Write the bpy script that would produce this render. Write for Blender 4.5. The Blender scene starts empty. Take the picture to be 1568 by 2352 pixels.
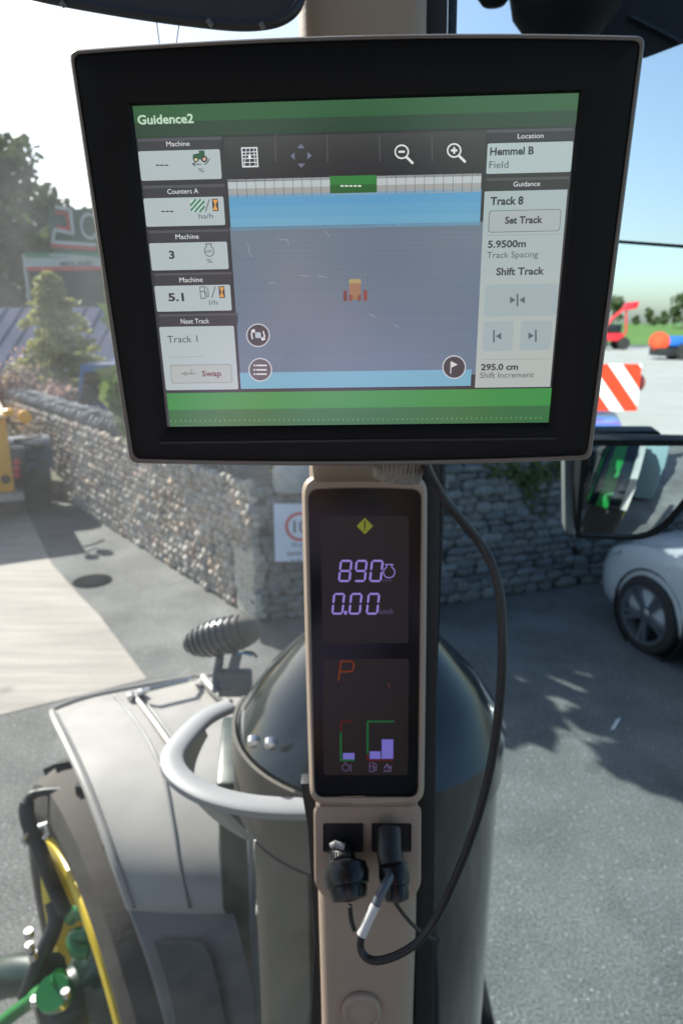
import bpy, bmesh, math, random
from mathutils import Vector, Matrix, noise as mnoise
random.seed(7)
R_ = math.radians
S = bpy.context.scene
COL = S.collection

# ------------------------------------------------------------------ camera
EYE = Vector((0, 0, 2.65)); PITCH = R_(15.4); FPX = 1569.0
cam_d = bpy.data.cameras.new('camera'); cam = bpy.data.objects.new('camera', cam_d); COL.objects.link(cam)
cam.location = EYE; cam.rotation_euler = (math.pi/2 - PITCH, 0, 0)
cam_d.sensor_fit = 'VERTICAL'; cam_d.sensor_height = 36; cam_d.lens = 24.02
cam_d.clip_start = 0.02; cam_d.clip_end = 3000
cam_d.dof.use_dof = True; cam_d.dof.focus_distance = 0.37; cam_d.dof.aperture_fstop = 11
S.camera = cam
# ------------------------------------------------------------------ light
SUN_AZ, SUN_EL = -45.0, 36.0
SUNV = Vector((math.sin(R_(SUN_AZ))*math.cos(R_(SUN_EL)), math.cos(R_(SUN_AZ))*math.cos(R_(SUN_EL)), math.sin(R_(SUN_EL))))
EXPO = 0.92
w = bpy.data.worlds.new('World'); S.world = w; w.use_nodes = True
nt = w.node_tree; nt.nodes.clear()
sky = nt.nodes.new('ShaderNodeTexSky'); sky.sky_type = 'NISHITA'; sky.sun_disc = False
sky.sun_elevation = R_(SUN_EL); sky.sun_rotation = R_(SUN_AZ); sky.air_density = 1.0; sky.dust_density = 1.6; sky.ozone_density = 1.0
bg = nt.nodes.new('ShaderNodeBackground'); bg.inputs[1].default_value = 0.105
wo = nt.nodes.new('ShaderNodeOutputWorld')
nt.links.new(sky.outputs[0], bg.inputs[0]); nt.links.new(bg.outputs[0], wo.inputs[0])
sd = bpy.data.lights.new('sun', 'SUN'); sd.energy = 5.0; sd.angle = R_(0.5); sd.color = (1, .955, .89)
so = bpy.data.objects.new('sun', sd); COL.objects.link(so)
so.rotation_euler = (-SUNV).to_track_quat('-Z', 'Y').to_euler()
S.view_settings.view_transform = 'Standard'; S.view_settings.look = 'None'
S.view_settings.exposure = EXPO; S.view_settings.gamma = 1
S.render.resolution_x = 682; S.render.resolution_y = 1024
S.render.engine = 'CYCLES'
S.cycles.max_bounces = 10; S.cycles.transparent_max_bounces = 24
S.cycles.caustics_reflective = False; S.cycles.caustics_refractive = False
try: S.cycles.sample_clamp_indirect = 6
except Exception: pass

# ------------------------------------------------------------------ measuring helpers (photo measured at 1568 x 2352)
CX = Vector((1, 0, 0)); CF = Vector((0, math.cos(PITCH), -math.sin(PITCH))); CU = Vector((0, math.sin(PITCH), math.cos(PITCH)))
def ray(u, v): return CF + CX*((u-784)/FPX) - CU*((v-1176)/FPX)
def P(u, v, d): return EYE + ray(u, v)*d
def G(u, v, z=0.0):
    r = ray(u, v); return EYE + r*((z-EYE.z)/r.z)
def plane_hit(u, v, p0, n):
    r = ray(u, v); return EYE + r*((p0-EYE).dot(n)/r.dot(n))
class Frame:
    """flat local frame (X right, Y up, Z out of the face) standing in the world"""
    def __init__(s, o, x, y):
        s.x = x.normalized(); s.z = s.x.cross(y).normalized(); s.y = s.z.cross(s.x); s.o = o
        m = Matrix.Identity(4)
        for i, a in enumerate((s.x, s.y, s.z)):
            for k in range(3): m[k][i] = a[k]
        for k in range(3): m[k][3] = o[k]
        s.m = m; s.inv = m.inverted()
    def at(s, u, v, h=0.0): return s.inv @ plane_hit(u, v, s.o + s.z*h, s.z)

# ------------------------------------------------------------------ materials
def lin(c): c = c/255.0; return c/12.92 if c <= .04045 else ((c+.055)/1.055)**2.4
def L3(c): return (lin(c[0]), lin(c[1]), lin(c[2]))
MATS = {}
def mat(name, col, rough=.5, metal=0, spec=.5, var=.0, vs=20, bump=0, bs=200, coat=0, em=None, ems=1, cior=1.5):
    if name in MATS: return MATS[name]
    m = bpy.data.materials.new(name); m.use_nodes = True; t = m.node_tree; b = t.nodes['Principled BSDF']
    b.inputs['Base Color'].default_value = (*col, 1); b.inputs['Roughness'].default_value = rough
    b.inputs['Metallic'].default_value = metal; b.inputs['Specular IOR Level'].default_value = spec
    b.inputs['Coat Weight'].default_value = coat; b.inputs['Coat Roughness'].default_value = .08 if cior == 1.5 else .21; b.inputs['Coat IOR'].default_value = cior
    tc = t.nodes.new('ShaderNodeTexCoord')
    if var:
        n = t.nodes.new('ShaderNodeTexNoise'); n.inputs['Scale'].default_value = vs; n.inputs['Detail'].default_value = 6
        t.links.new(tc.outputs['Object'], n.inputs['Vector'])
        r = t.nodes.new('ShaderNodeMapRange'); r.inputs[1].default_value = .3; r.inputs[2].default_value = .7
        r.inputs[3].default_value = 1-var; r.inputs[4].default_value = 1+var
        t.links.new(n.outputs[0], r.inputs[0])
        mx = t.nodes.new('ShaderNodeVectorMath'); mx.operation = 'SCALE'; mx.inputs[0].default_value = col
        t.links.new(r.outputs[0], mx.inputs['Scale']); t.links.new(mx.outputs[0], b.inputs['Base Color'])
        rr = t.nodes.new('ShaderNodeMapRange'); rr.inputs[3].default_value = max(0, rough-.12); rr.inputs[4].default_value = min(1, rough+.12)
        t.links.new(n.outputs[0], rr.inputs[0]); t.links.new(rr.outputs[0], b.inputs['Roughness'])
    if bump:
        n2 = t.nodes.new('ShaderNodeTexNoise'); n2.inputs['Scale'].default_value = bs; n2.inputs['Detail'].default_value = 3
        t.links.new(tc.outputs['Object'], n2.inputs['Vector'])
        bp = t.nodes.new('ShaderNodeBump'); bp.inputs['Strength'].default_value = bump; bp.inputs['Distance'].default_value = .002
        t.links.new(n2.outputs[0], bp.inputs['Height']); t.links.new(bp.outputs[0], b.inputs['Normal'])
    if em:
        b.inputs['Emission Color'].default_value = (*em, 1); b.inputs['Emission Strength'].default_value = ems
    MATS[name] = m; return m
def scr(rgb, k=1.0):
    """lit screen pixels under a satin cover glass"""
    n = 'screen_%d_%d_%d' % tuple(rgb)
    return mat(n, (.012, .012, .013), rough=.35, spec=.6, coat=1.0, em=tuple(c*k for c in L3(rgb)), ems=.96/2**EXPO, cior=1.75)

def ramp(t, stops):
    r = t.nodes.new('ShaderNodeValToRGB'); e = r.color_ramp.elements
    while len(e) < len(stops): e.new(.5)
    for i, (p, c) in enumerate(stops): e[i].position = p; e[i].color = (*c, 1)
    return r
def stone_mat(name, cols, rough=.85):
    m = bpy.data.materials.new(name); m.use_nodes = True; t = m.node_tree; b = t.nodes['Principled BSDF']; b.inputs['Roughness'].default_value = rough
    b.inputs['Specular IOR Level'].default_value = .25
    g = t.nodes.new('ShaderNodeNewGeometry'); oi = t.nodes.new('ShaderNodeObjectInfo'); a = t.nodes.new('ShaderNodeMath'); a.operation = 'ADD'
    f = t.nodes.new('ShaderNodeMath'); f.operation = 'FRACT'
    t.links.new(g.outputs['Random Per Island'], a.inputs[0]); t.links.new(oi.outputs['Random'], a.inputs[1]); t.links.new(a.outputs[0], f.inputs[0])
    r = ramp(t, [(i/(len(cols)-1), c) for i, c in enumerate(cols)]); t.links.new(f.outputs[0], r.inputs[0])
    tc = t.nodes.new('ShaderNodeTexCoord'); n = t.nodes.new('ShaderNodeTexNoise'); n.inputs['Scale'].default_value = 30; n.inputs['Detail'].default_value = 5
    t.links.new(g.outputs['Position'], n.inputs['Vector'])
    mr = t.nodes.new('ShaderNodeMapRange'); mr.inputs[1].default_value = .3; mr.inputs[2].default_value = .7; mr.inputs[3].default_value = .65; mr.inputs[4].default_value = 1.2
    t.links.new(n.outputs[0], mr.inputs[0])
    vm = t.nodes.new('ShaderNodeVectorMath'); vm.operation = 'SCALE'; t.links.new(r.outputs[0], vm.inputs[0]); t.links.new(mr.outputs[0], vm.inputs['Scale'])
    t.links.new(vm.outputs[0], b.inputs['Base Color'])
    bp = t.nodes.new('ShaderNodeBump'); bp.inputs['Strength'].default_value = .5; bp.inputs['Distance'].default_value = .01
    t.links.new(n.outputs[0], bp.inputs['Height']); t.links.new(bp.outputs[0], b.inputs['Normal'])
    return m
def leaf_mat(name, c1, c2):
    m = bpy.data.materials.new(name); m.use_nodes = True; t = m.node_tree; b = t.nodes['Principled BSDF']; b.inputs['Roughness'].default_value = .6
    g = t.nodes.new('ShaderNodeNewGeometry'); r = ramp(t, [(0, c1), (1, c2)])
    t.links.new(g.outputs['Random Per Island'], r.inputs[0]); t.links.new(r.outputs[0], b.inputs['Base Color'])
    tr = t.nodes.new('ShaderNodeBsdfTranslucent'); t.links.new(r.outputs[0], tr.inputs[0])
    mx = t.nodes.new('ShaderNodeMixShader'); mx.inputs[0].default_value = .35
    t.links.new(b.outputs[0], mx.inputs[1]); t.links.new(tr.outputs[0], mx.inputs[2]); t.links.new(mx.outputs[0], t.nodes['Material Output'].inputs[0])
    return m
def ground_mat(name, c1, c2, spots=0, streak=False, rough=.85, sc=1.2, patch=0, glint=False):
    m = bpy.data.materials.new(name); m.use_nodes = True; t = m.node_tree; b = t.nodes['Principled BSDF']; b.inputs['Roughness'].default_value = rough
    b.inputs['Specular IOR Level'].default_value = .3
    g = t.nodes.new('ShaderNodeNewGeometry')
    n = t.nodes.new('ShaderNodeTexNoise'); n.inputs['Scale'].default_value = sc; n.inputs['Detail'].default_value = 9; n.inputs['Roughness'].default_value = .62
    src = g.outputs['Position']
    if streak:
        mp = t.nodes.new('ShaderNodeMapping'); mp.inputs['Rotation'].default_value[2] = R_(-12); mp.inputs['Scale'].default_value = (.5, 5.5, 1)
        t.links.new(src, mp.inputs[0]); src = mp.outputs[0]
    t.links.new(src, n.inputs['Vector'])
    r = ramp(t, [(.33, c1), (.67, c2)]); t.links.new(n.outputs[0], r.inputs[0])
    n2 = t.nodes.new('ShaderNodeTexNoise'); n2.inputs['Scale'].default_value = 75; n2.inputs['Detail'].default_value = 4; t.links.new(g.outputs['Position'], n2.inputs['Vector'])
    mr = t.nodes.new('ShaderNodeMapRange'); mr.inputs[1].default_value = .35; mr.inputs[2].default_value = .65; mr.inputs[3].default_value = 1-spots; mr.inputs[4].default_value = 1+spots
    t.links.new(n2.outputs[0], mr.inputs[0])
    vm = t.nodes.new('ShaderNodeVectorMath'); vm.operation = 'SCALE'; t.links.new(r.outputs[0], vm.inputs[0]); t.links.new(mr.outputs[0], vm.inputs['Scale']); out = vm.outputs[0]
    if patch:      # large worn and stained areas, plus small dark oil spots
        n3 = t.nodes.new('ShaderNodeTexNoise'); n3.inputs['Scale'].default_value = .55; n3.inputs['Detail'].default_value = 4; n3.inputs['Distortion'].default_value = 1.2; t.links.new(g.outputs['Position'], n3.inputs['Vector'])
        m3 = t.nodes.new('ShaderNodeMapRange'); m3.inputs[1].default_value = .35; m3.inputs[2].default_value = .65; m3.inputs[3].default_value = 1-patch; m3.inputs[4].default_value = 1+patch*.6; t.links.new(n3.outputs[0], m3.inputs[0])
        v3 = t.nodes.new('ShaderNodeVectorMath'); v3.operation = 'SCALE'; t.links.new(out, v3.inputs[0]); t.links.new(m3.outputs[0], v3.inputs['Scale']); out = v3.outputs[0]
        vo = t.nodes.new('ShaderNodeTexVoronoi'); vo.inputs['Scale'].default_value = 1.7; vo.inputs['Randomness'].default_value = 1; t.links.new(g.outputs['Position'], vo.inputs['Vector'])
        m4 = t.nodes.new('ShaderNodeMapRange'); m4.inputs[1].default_value = .05; m4.inputs[2].default_value = .14; m4.inputs[3].default_value = .72; m4.inputs[4].default_value = 1; t.links.new(vo.outputs[0], m4.inputs[0])
        v4 = t.nodes.new('ShaderNodeVectorMath'); v4.operation = 'SCALE'; t.links.new(out, v4.inputs[0]); t.links.new(m4.outputs[0], v4.inputs['Scale']); out = v4.outputs[0]
    if glint:      # white glints of the tarmac, painted into the colour as pale speckles
        vp = t.nodes.new('ShaderNodeTexVoronoi'); vp.inputs['Scale'].default_value = 24; t.links.new(g.outputs['Position'], vp.inputs['Vector'])
        m5 = t.nodes.new('ShaderNodeMapRange'); m5.inputs[1].default_value = .10; m5.inputs[2].default_value = .18; m5.inputs[3].default_value = 2.1; m5.inputs[4].default_value = 1; t.links.new(vp.outputs[0], m5.inputs[0])
        v5 = t.nodes.new('ShaderNodeVectorMath'); v5.operation = 'SCALE'; t.links.new(out, v5.inputs[0]); t.links.new(m5.outputs[0], v5.inputs['Scale']); out = v5.outputs[0]
    t.links.new(out, b.inputs['Base Color'])
    bp = t.nodes.new('ShaderNodeBump'); bp.inputs['Strength'].default_value = .6; bp.inputs['Distance'].default_value = .006
    t.links.new(n2.outputs[0], bp.inputs['Height']); t.links.new(bp.outputs[0], b.inputs['Normal'])
    return m
def glass_mat(name, dust, tint, ior, high=1.0):
    """window pane: clear, a weak surface reflection, a little dust that catches the sun"""
    m = bpy.data.materials.new(name); m.use_nodes = True; t = m.node_tree; t.nodes.remove(t.nodes['Principled BSDF'])
    tp = t.nodes.new('ShaderNodeBsdfTransparent'); tp.inputs[0].default_value = (*tint, 1)
    gl = t.nodes.new('ShaderNodeBsdfGlossy'); gl.inputs['Roughness'].default_value = .02
    fr = t.nodes.new('ShaderNodeFresnel'); fr.inputs[0].default_value = ior
    m1 = t.nodes.new('ShaderNodeMixShader'); t.links.new(fr.outputs[0], m1.inputs[0]); t.links.new(tp.outputs[0], m1.inputs[1]); t.links.new(gl.outputs[0], m1.inputs[2])
    tl = t.nodes.new('ShaderNodeBsdfTranslucent'); tl.inputs[0].default_value = (.82, .88, .9, 1)
    g = t.nodes.new('ShaderNodeTexCoord'); n = t.nodes.new('ShaderNodeTexNoise'); n.inputs['Scale'].default_value = 9; n.inputs['Detail'].default_value = 8; n.inputs['Distortion'].default_value = 1.5
    t.links.new(g.outputs['Object'], n.inputs['Vector'])
    v = t.nodes.new('ShaderNodeTexVoronoi'); v.inputs['Scale'].default_value = 90; t.links.new(g.outputs['Object'], v.inputs['Vector'])
    sp = t.nodes.new('ShaderNodeMapRange'); sp.inputs[1].default_value = .10; sp.inputs[2].default_value = .03; sp.inputs[3].default_value = 0; sp.inputs[4].default_value = dust*.8
    t.links.new(v.outputs[0], sp.inputs[0])
    sx_ = t.nodes.new('ShaderNodeSeparateXYZ'); t.links.new(g.outputs['Object'], sx_.inputs[0]); hz_ = t.nodes.new('ShaderNodeMapRange'); hz_.interpolation_type = 'SMOOTHSTEP'; hz_.inputs[1].default_value = 2.15; hz_.inputs[2].default_value = 2.72; hz_.inputs[3].default_value = 1; hz_.inputs[4].default_value = high
    t.links.new(sx_.outputs[2], hz_.inputs[0])
    mr = t.nodes.new('ShaderNodeMapRange'); mr.inputs[1].default_value = .3; mr.inputs[2].default_value = .75; mr.inputs[3].default_value = dust*.6; mr.inputs[4].default_value = dust*1.5
    t.links.new(n.outputs[0], mr.inputs[0])
    ad = t.nodes.new('ShaderNodeMath'); ad.operation = 'ADD'; t.links.new(mr.outputs[0], ad.inputs[0]); t.links.new(sp.outputs[0], ad.inputs[1])
    mu = t.nodes.new('ShaderNodeMath'); mu.operation = 'MULTIPLY'; t.links.new(ad.outputs[0], mu.inputs[0]); t.links.new(hz_.outputs[0], mu.inputs[1])
    m2 = t.nodes.new('ShaderNodeMixShader'); t.links.new(mu.outputs[0], m2.inputs[0]); t.links.new(m1.outputs[0], m2.inputs[1]); t.links.new(tl.outputs[0], m2.inputs[2])
    t.links.new(m2.outputs[0], t.nodes['Material Output'].inputs[0])
    return m

# ------------------------------------------------------------------ objects
MW = {}
def tag(o, label=None, cat=None, group=None, kind=None):
    if label: o['label'] = label
    if cat: o['category'] = cat
    if group: o['group'] = group
    if kind: o['kind'] = kind
    return o
def thing(name, label, cat, loc=(0, 0, 0), group=None, frame=None, rz=0):
    o = bpy.data.objects.new(name, None); COL.objects.link(o); o.empty_display_size = .05
    m = frame.m.copy() if frame else Matrix.Translation(Vector(loc)) @ Matrix.Rotation(rz, 4, 'Z')
    o.matrix_world = m; MW[o.name] = m
    return tag(o, label, cat, group)
class MB:
    def __init__(s): s.v = []; s.f = []
    def add(s, vs, fs):
        b = len(s.v); s.v += [Vector(p) for p in vs]; s.f += [tuple(i+b for i in f) for f in fs]; return s
    def loft(s, loops, closed=True, caps=False, cyc=False):
        n = len(loops[0]); vs = [p for l in loops for p in l]; fs = []
        K = len(loops)
        for k in range(K if cyc else K-1):
            a = k*n; c = ((k+1) % K)*n
            for i in range(n if closed else n-1):
                j = (i+1) % n; fs.append((a+i, a+j, c+j, c+i))
        if caps: fs.append(tuple(range(n))[::-1]); fs.append(tuple((K-1)*n+i for i in range(n)))
        return s.add(vs, fs)
    def box(s, lo, hi, m=None):
        x0, y0, z0 = lo; x1, y1, z1 = hi
        vs = [Vector(p) for p in ((x0,y0,z0),(x1,y0,z0),(x1,y1,z0),(x0,y1,z0),(x0,y0,z1),(x1,y0,z1),(x1,y1,z1),(x0,y1,z1))]
        if m: vs = [m @ p for p in vs]
        return s.add(vs, [(0,3,2,1),(4,5,6,7),(0,1,5,4),(1,2,6,5),(2,3,7,6),(3,0,4,7)])
    def poly(s, pts): return s.add(pts, [tuple(range(len(pts)))])
    def prism(s, pts, h0, h1):
        n = len(pts); vs = [Vector((p[0], p[1], h0)) for p in pts] + [Vector((p[0], p[1], h1)) for p in pts]
        return s.add(vs, [tuple(range(n))[::-1], tuple(range(n, 2*n))] + [(i, (i+1) % n, n+(i+1) % n, n+i) for i in range(n)])
    def tube(s, path, r, seg=10, closed=False, caps=True):
        path = [Vector(p) for p in path]; n = len(path); loops = []; prev = None
        for i, p in enumerate(path):
            if closed: t = path[(i+1) % n]-path[i-1]
            else: t = path[min(i+1, n-1)]-path[max(i-1, 0)]
            t.normalize()
            if prev is None:
                a = Vector((0, 0, 1)) if abs(t.z) < .9 else Vector((1, 0, 0)); x = a.cross(t).normalized()
            else: x = (prev - t*prev.dot(t)).normalized()
            prev = x; y = t.cross(x); rr = r[i] if isinstance(r, (list, tuple)) else r
            loops.append([p + (x*math.cos(2*math.pi*k/seg)+y*math.sin(2*math.pi*k/seg))*rr for k in range(seg)])
        return s.loft(loops, True, caps and not closed, closed)
    def lathe(s, prof, m=None, seg=32, caps=True, a0=0, a1=2*math.pi):
        """prof = [(radius, z)] about Z"""
        m = m or Matrix.Identity(4); full = abs(a1-a0-2*math.pi) < 1e-6; loops = []
        for r, z in prof:
            loops.append([m @ Vector((r*math.cos(a0+(a1-a0)*k/(seg if full else seg-1)), r*math.sin(a0+(a1-a0)*k/(seg if full else seg-1)), z)) for k in range(seg)])
        return s.loft(loops, full, caps and full)
    def build(s, name, m, parent=None, world=False, smooth=True, bevel=0, kind=None, label=None, auto=35):
        vs = s.v
        if parent is not None and world:
            inv = MW[parent.name].inverted(); vs = [inv @ p for p in vs]
        me = bpy.data.meshes.new(name); me.from_pydata([tuple(p) for p in vs], [], s.f)
        bm = bmesh.new(); bm.from_mesh(me)
        bmesh.ops.recalc_face_normals(bm, faces=bm.faces)
        if bevel:
            es = [e for e in bm.edges if len(e.link_faces) == 2 and e.calc_face_angle(0) > R_(30)]
            bmesh.ops.bevel(bm, geom=es, offset=bevel, segments=2, affect='EDGES', profile=.5)
        if smooth:
            for f in bm.faces: f.smooth = True
            for e in bm.edges:
                if len(e.link_faces) == 2 and e.calc_face_angle(0) > R_(auto): e.smooth = False
        bm.to_mesh(me); bm.free(); me.materials.append(m)
        o = bpy.data.objects.new(name, me); COL.objects.link(o)
        if parent is not None: o.parent = parent; MW[o.name] = MW[parent.name].copy()
        else: MW[o.name] = Matrix.Identity(4)
        if kind: o['kind'] = kind
        if label: o['label'] = label
        return o
def inst(src, name, parent, mtx):
    o = bpy.data.objects.new(name, src); COL.objects.link(o); o.parent = parent; o.matrix_local = mtx; return o
def spline(pts, n=8):
    pts = [Vector(p) for p in pts]; out = []
    for i in range(len(pts)-1):
        p0 = pts[max(i-1, 0)]; p1 = pts[i]; p2 = pts[i+1]; p3 = pts[min(i+2, len(pts)-1)]
        for k in range(n):
            t = k/n; out.append(.5*((2*p1)+(p2-p0)*t+(2*p0-5*p1+4*p2-p3)*t*t+(3*p1-p0-3*p2+p3)*t**3))
    out.append(pts[-1]); return out
def rrect(x0, y0, x1, y1, r, n=5):
    if x0 > x1: x0, x1 = x1, x0
    if y0 > y1: y0, y1 = y1, y0
    r = min(r, (x1-x0)/2*.999, (y1-y0)/2*.999)
    o = []
    for cx, cy, a in ((x1-r, y1-r, 0), (x0+r, y1-r, 90), (x0+r, y0+r, 180), (x1-r, y0+r, 270)):
        for k in range(n+1): b = R_(a+90*k/n); o.append(Vector((cx+r*math.cos(b), cy+r*math.sin(b), 0)))
    return o
CAPH = [None]
def text(s, parent, x, y, cap, m, h, bold=0.0, align='LEFT', sx=.93, name='lettering', shear=0, width=None):
    def mk(st, size, off):
        c = bpy.data.curves.new('txt', 'FONT'); c.body = st; c.size = size; c.offset = off; c.shear = shear; c.resolution_u = 3
        t = bpy.data.objects.new('txt', c); COL.objects.link(t); dg = bpy.context.evaluated_depsgraph_get()
        me = bpy.data.meshes.new_from_object(t.evaluated_get(dg)); bpy.data.objects.remove(t); bpy.data.curves.remove(c); return me
    if CAPH[0] is None:
        q = mk('H', 1, 0); CAPH[0] = max(v.co.y for v in q.vertices)
    me = mk(s, cap/CAPH[0], bold*cap)
    xs = [v.co.x for v in me.vertices]; x0, x1 = min(xs), max(xs)
    if width: sx = width/(x1-x0)
    ox = {'LEFT': x0, 'CENTER': (x0+x1)/2}[align]
    for v in me.vertices: v.co.x = (v.co.x-ox)*sx
    me.name = name; me.materials.clear(); me.materials.append(m)
    o = bpy.data.objects.new(name, me); COL.objects.link(o); o.parent = parent
    o.matrix_local = Matrix.Translation((x, y, h)); return o

# ================================================================== SETTING
asphalt = ground_mat('asphalt', (.108, .112, .108), (.180, .183, .174), spots=.38, sc=1.6, patch=.22, glint=True)
conc = ground_mat('tamped_concrete', (.29, .265, .235), (.40, .37, .33), spots=.08, patch=.10, streak=True, sc=1.4)
yardc = ground_mat('yard_concrete', (.42, .395, .35), (.50, .47, .425), spots=.06, sc=.4)
grassm = ground_mat('grass_ground', (.10, .20, .04), (.17, .27, .07), spots=.3, sc=.3)
g = MB(); g.poly([(-700, -900, 0), (700, -900, 0), (700, 900, 0), (-700, 900, 0)]); g.build('ground', asphalt, kind='structure', smooth=False)
# concrete slabs, each one cast bay
slab_px = [(-420, 1150), (60, 1168), (119, 1294), (183, 1367), (228, 1412), (338, 1559), (0, 1642), (-700, 1790)]
g = MB(); g.poly([G(u, v, .004) for u, v in slab_px]); g.build('concrete_slab', conc, kind='structure', smooth=False)

# tractor heading and the plane of the upper mirror
HEAD = R_(-28.0); TF = Vector((math.sin(HEAD), math.cos(HEAD), 0)); TR = Vector((math.cos(HEAD), -math.sin(HEAD), 0))
MN = Vector((math.sin(R_(175)), math.cos(R_(175)), 0)); M0 = P(1500, 780, 1.15)
def reflect(p): return p - MN*(2*(p-M0).dot(MN))
def V(u, v, d): return reflect(P(u, v, d))           # where a thing seen in the mirror really stands
def VG(u, v, z=0): return reflect(G(u, v, z))
# yard of pale concrete behind the tractor, grass beyond it
yd = [VG(1250, 830, .006), VG(1330, 1000, .006), VG(1440, 1120, .006), VG(1800, 1230, .006), VG(2600, 1100, .006), VG(2600, 830, .006), VG(2600, 801, .006), VG(1100, 796, .006)]
g = MB(); g.poly(yd); g.build('yard', yardc, kind='structure', smooth=False)
g = MB(); loops = []
for k, (v, z) in enumerate(((801, .01), (790, .35), (776, 1.6), (762, 2.6), (753, 3.4))):
    dist = (92, 112, 150, 200, 260)[k]
    loops.append([reflect(EYE + Vector((math.tan(R_(a))*dist, dist, z-EYE.z+(0.8*math.sin(a*.3+k) if k > 1 else 0)))) for a in range(-12, 68, 4)])
g.loft(loops, closed=False); g.build('grass_field', grassm, kind='structure')
# wooded hill in front left
hm = ground_mat('hill_ground', (.04, .06, .03), (.07, .09, .04), spots=.2, sc=.1)
def hillz(x, y):
    a = math.degrees(math.atan2(x, y)); d = math.hypot(x, y)
    e = max(0, min(1, (-12-a)/14.0))
    return (e**.8)*11*max(0, min(1, (d-34)/40))*(1+.12*math.sin(a*.9))
g = MB(); loops = []
for d in (33, 42, 54, 68, 80, 95, 130):
    loops.append([(math.sin(R_(a))*d, math.cos(R_(a))*d, hillz(math.sin(R_(a))*d, math.cos(R_(a))*d)+.02) for a in range(-62, -6, 2)])
g.loft(loops, closed=False); g.build('hill', hm, kind='structure')

# ---------------- vegetation
leaf_dark = leaf_mat('leaf_dark', (.035, .06, .02), (.08, .115, .035))
leaf_con = leaf_mat('leaf_conifer', (.20, .22, .05), (.36, .35, .11))
leaf_pink = leaf_mat('leaf_pink', (.26, .15, .14), (.42, .30, .26))
leaf_mid = leaf_mat('leaf_mid', (.06, .10, .02), (.14, .20, .05))
bark = mat('bark', (.09, .065, .045), .9, var=.3, vs=30)
def leaves(mb, c, rad, n, s, flat=1.0, rnd=random):
    for _ in range(n):
        while True:
            p = Vector((rnd.uniform(-1, 1), rnd.uniform(-1, 1), rnd.uniform(-1, 1)))
            if .25 < p.length < 1: break
        q = Vector(c)+Vector((p.x*rad[0], p.y*rad[1], p.z*rad[2]))
        a = Vector((rnd.gauss(0, 1), rnd.gauss(0, 1), rnd.gauss(0, 1)*flat)).normalized(); b = a.orthogonal().normalized()
        sz = s*rnd.uniform(.6, 1.3); a *= sz; b *= sz*.6
        mb.add([q-a, q-b, q+a, q+b], [(0, 1, 2, 3)])
def tree(name, label, cat, loc, h, r, lm, n=1400, s=.12, clumps=9, group=None, trunk=.25, seed=1):
    rn = random.Random(seed); t = thing(name, label, cat, loc, group)
    tm = MB(); tm.tube([(0, 0, -.1), (.02*h, 0, h*.3), (0, .02*h, h*.7)], [.035*h*.6, .03*h*.5, .01*h], 8)
    cl = MB()
    for i in range(clumps):
        a = rn.uniform(0, 6.28); k = rn.uniform(.1, .75); z = h*rn.uniform(trunk+.12, .86)
        rr = r*rn.uniform(.32, .52); c = (math.cos(a)*r*k, math.sin(a)*r*k, z)
        tm.tube([(0, 0, z*.6), (c[0]*.6, c[1]*.6, z*.9), c], [.012*h, .008*h, .003*h], 5)
        leaves(cl, c, (rr, rr, rr*.8), n//clumps, s, rnd=rn)
    tm.build('trunk', bark, t); cl.build('crown', lm, t, smooth=False); return t
hs = [(-26, 62, 8.5), (-24.5, 58, 7.5), (-22.5, 66, 8.5), (-27.5, 50, 8), (-21.5, 56, 7), (-19.5, 64, 7), (-17.5, 60, 6.5), (-29, 58, 9), (-24, 48, 6.5), (-18.8, 50, 6.5), (-21, 48, 6), (-15.5, 66, 7)]
hl = ['tall dark tree on the hill at the left frame edge', 'rounded dark tree on the hill just left of the hilltop notch', 'broad dark tree high on the hill behind the store sign', 'large dark tree in front on the hill, cut by the frame edge',
      'dusky tree standing above the store sign letters', 'ragged hill tree next to the black screen edge', 'low hill tree half hidden by the black screen', 'farthest hill tree beyond the left frame edge', 'thick dark tree at the foot of the hill by the store', 'slim dark tree at the foot of the hill beside the screen', 'squat dark tree directly behind the store roof', 'small hill tree hidden behind the black screen']
for i, (a, d, h) in enumerate(hs):
    x, y = math.sin(R_(a))*d, math.cos(R_(a))*d
    tree('hillside_tree', hl[i], 'tree', (x, y, hillz(x, y)-.3), h, h*.5, leaf_dark, 1300, .42, 10, 'trees on the wooded hill', seed=i+3)
# trees hidden behind the screen whose shade falls on the yard: crowns seen only as shadow
for i, (x, y, h, r) in enumerate([(-1.55, 8.0, 5.9, 1.0), (-.2, 8.2, 3.9, 1.1), (1.3, 8.2, 4.2, 1.4), (2.3, 8.5, 3.9, 1.15)]):
    tree('garden_tree', ['broad leafy tree behind the corner of the stone wall', 'leafy tree behind the shaded wall by the corner', 'rounded tree behind the middle of the shaded wall', 'leafy tree behind the far right of the shaded wall'][i], 'tree', (x, y, 0), h, r, leaf_mid, 4200, .16, 18, 'trees behind the stone walls', trunk=.12, seed=40+i)
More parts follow.
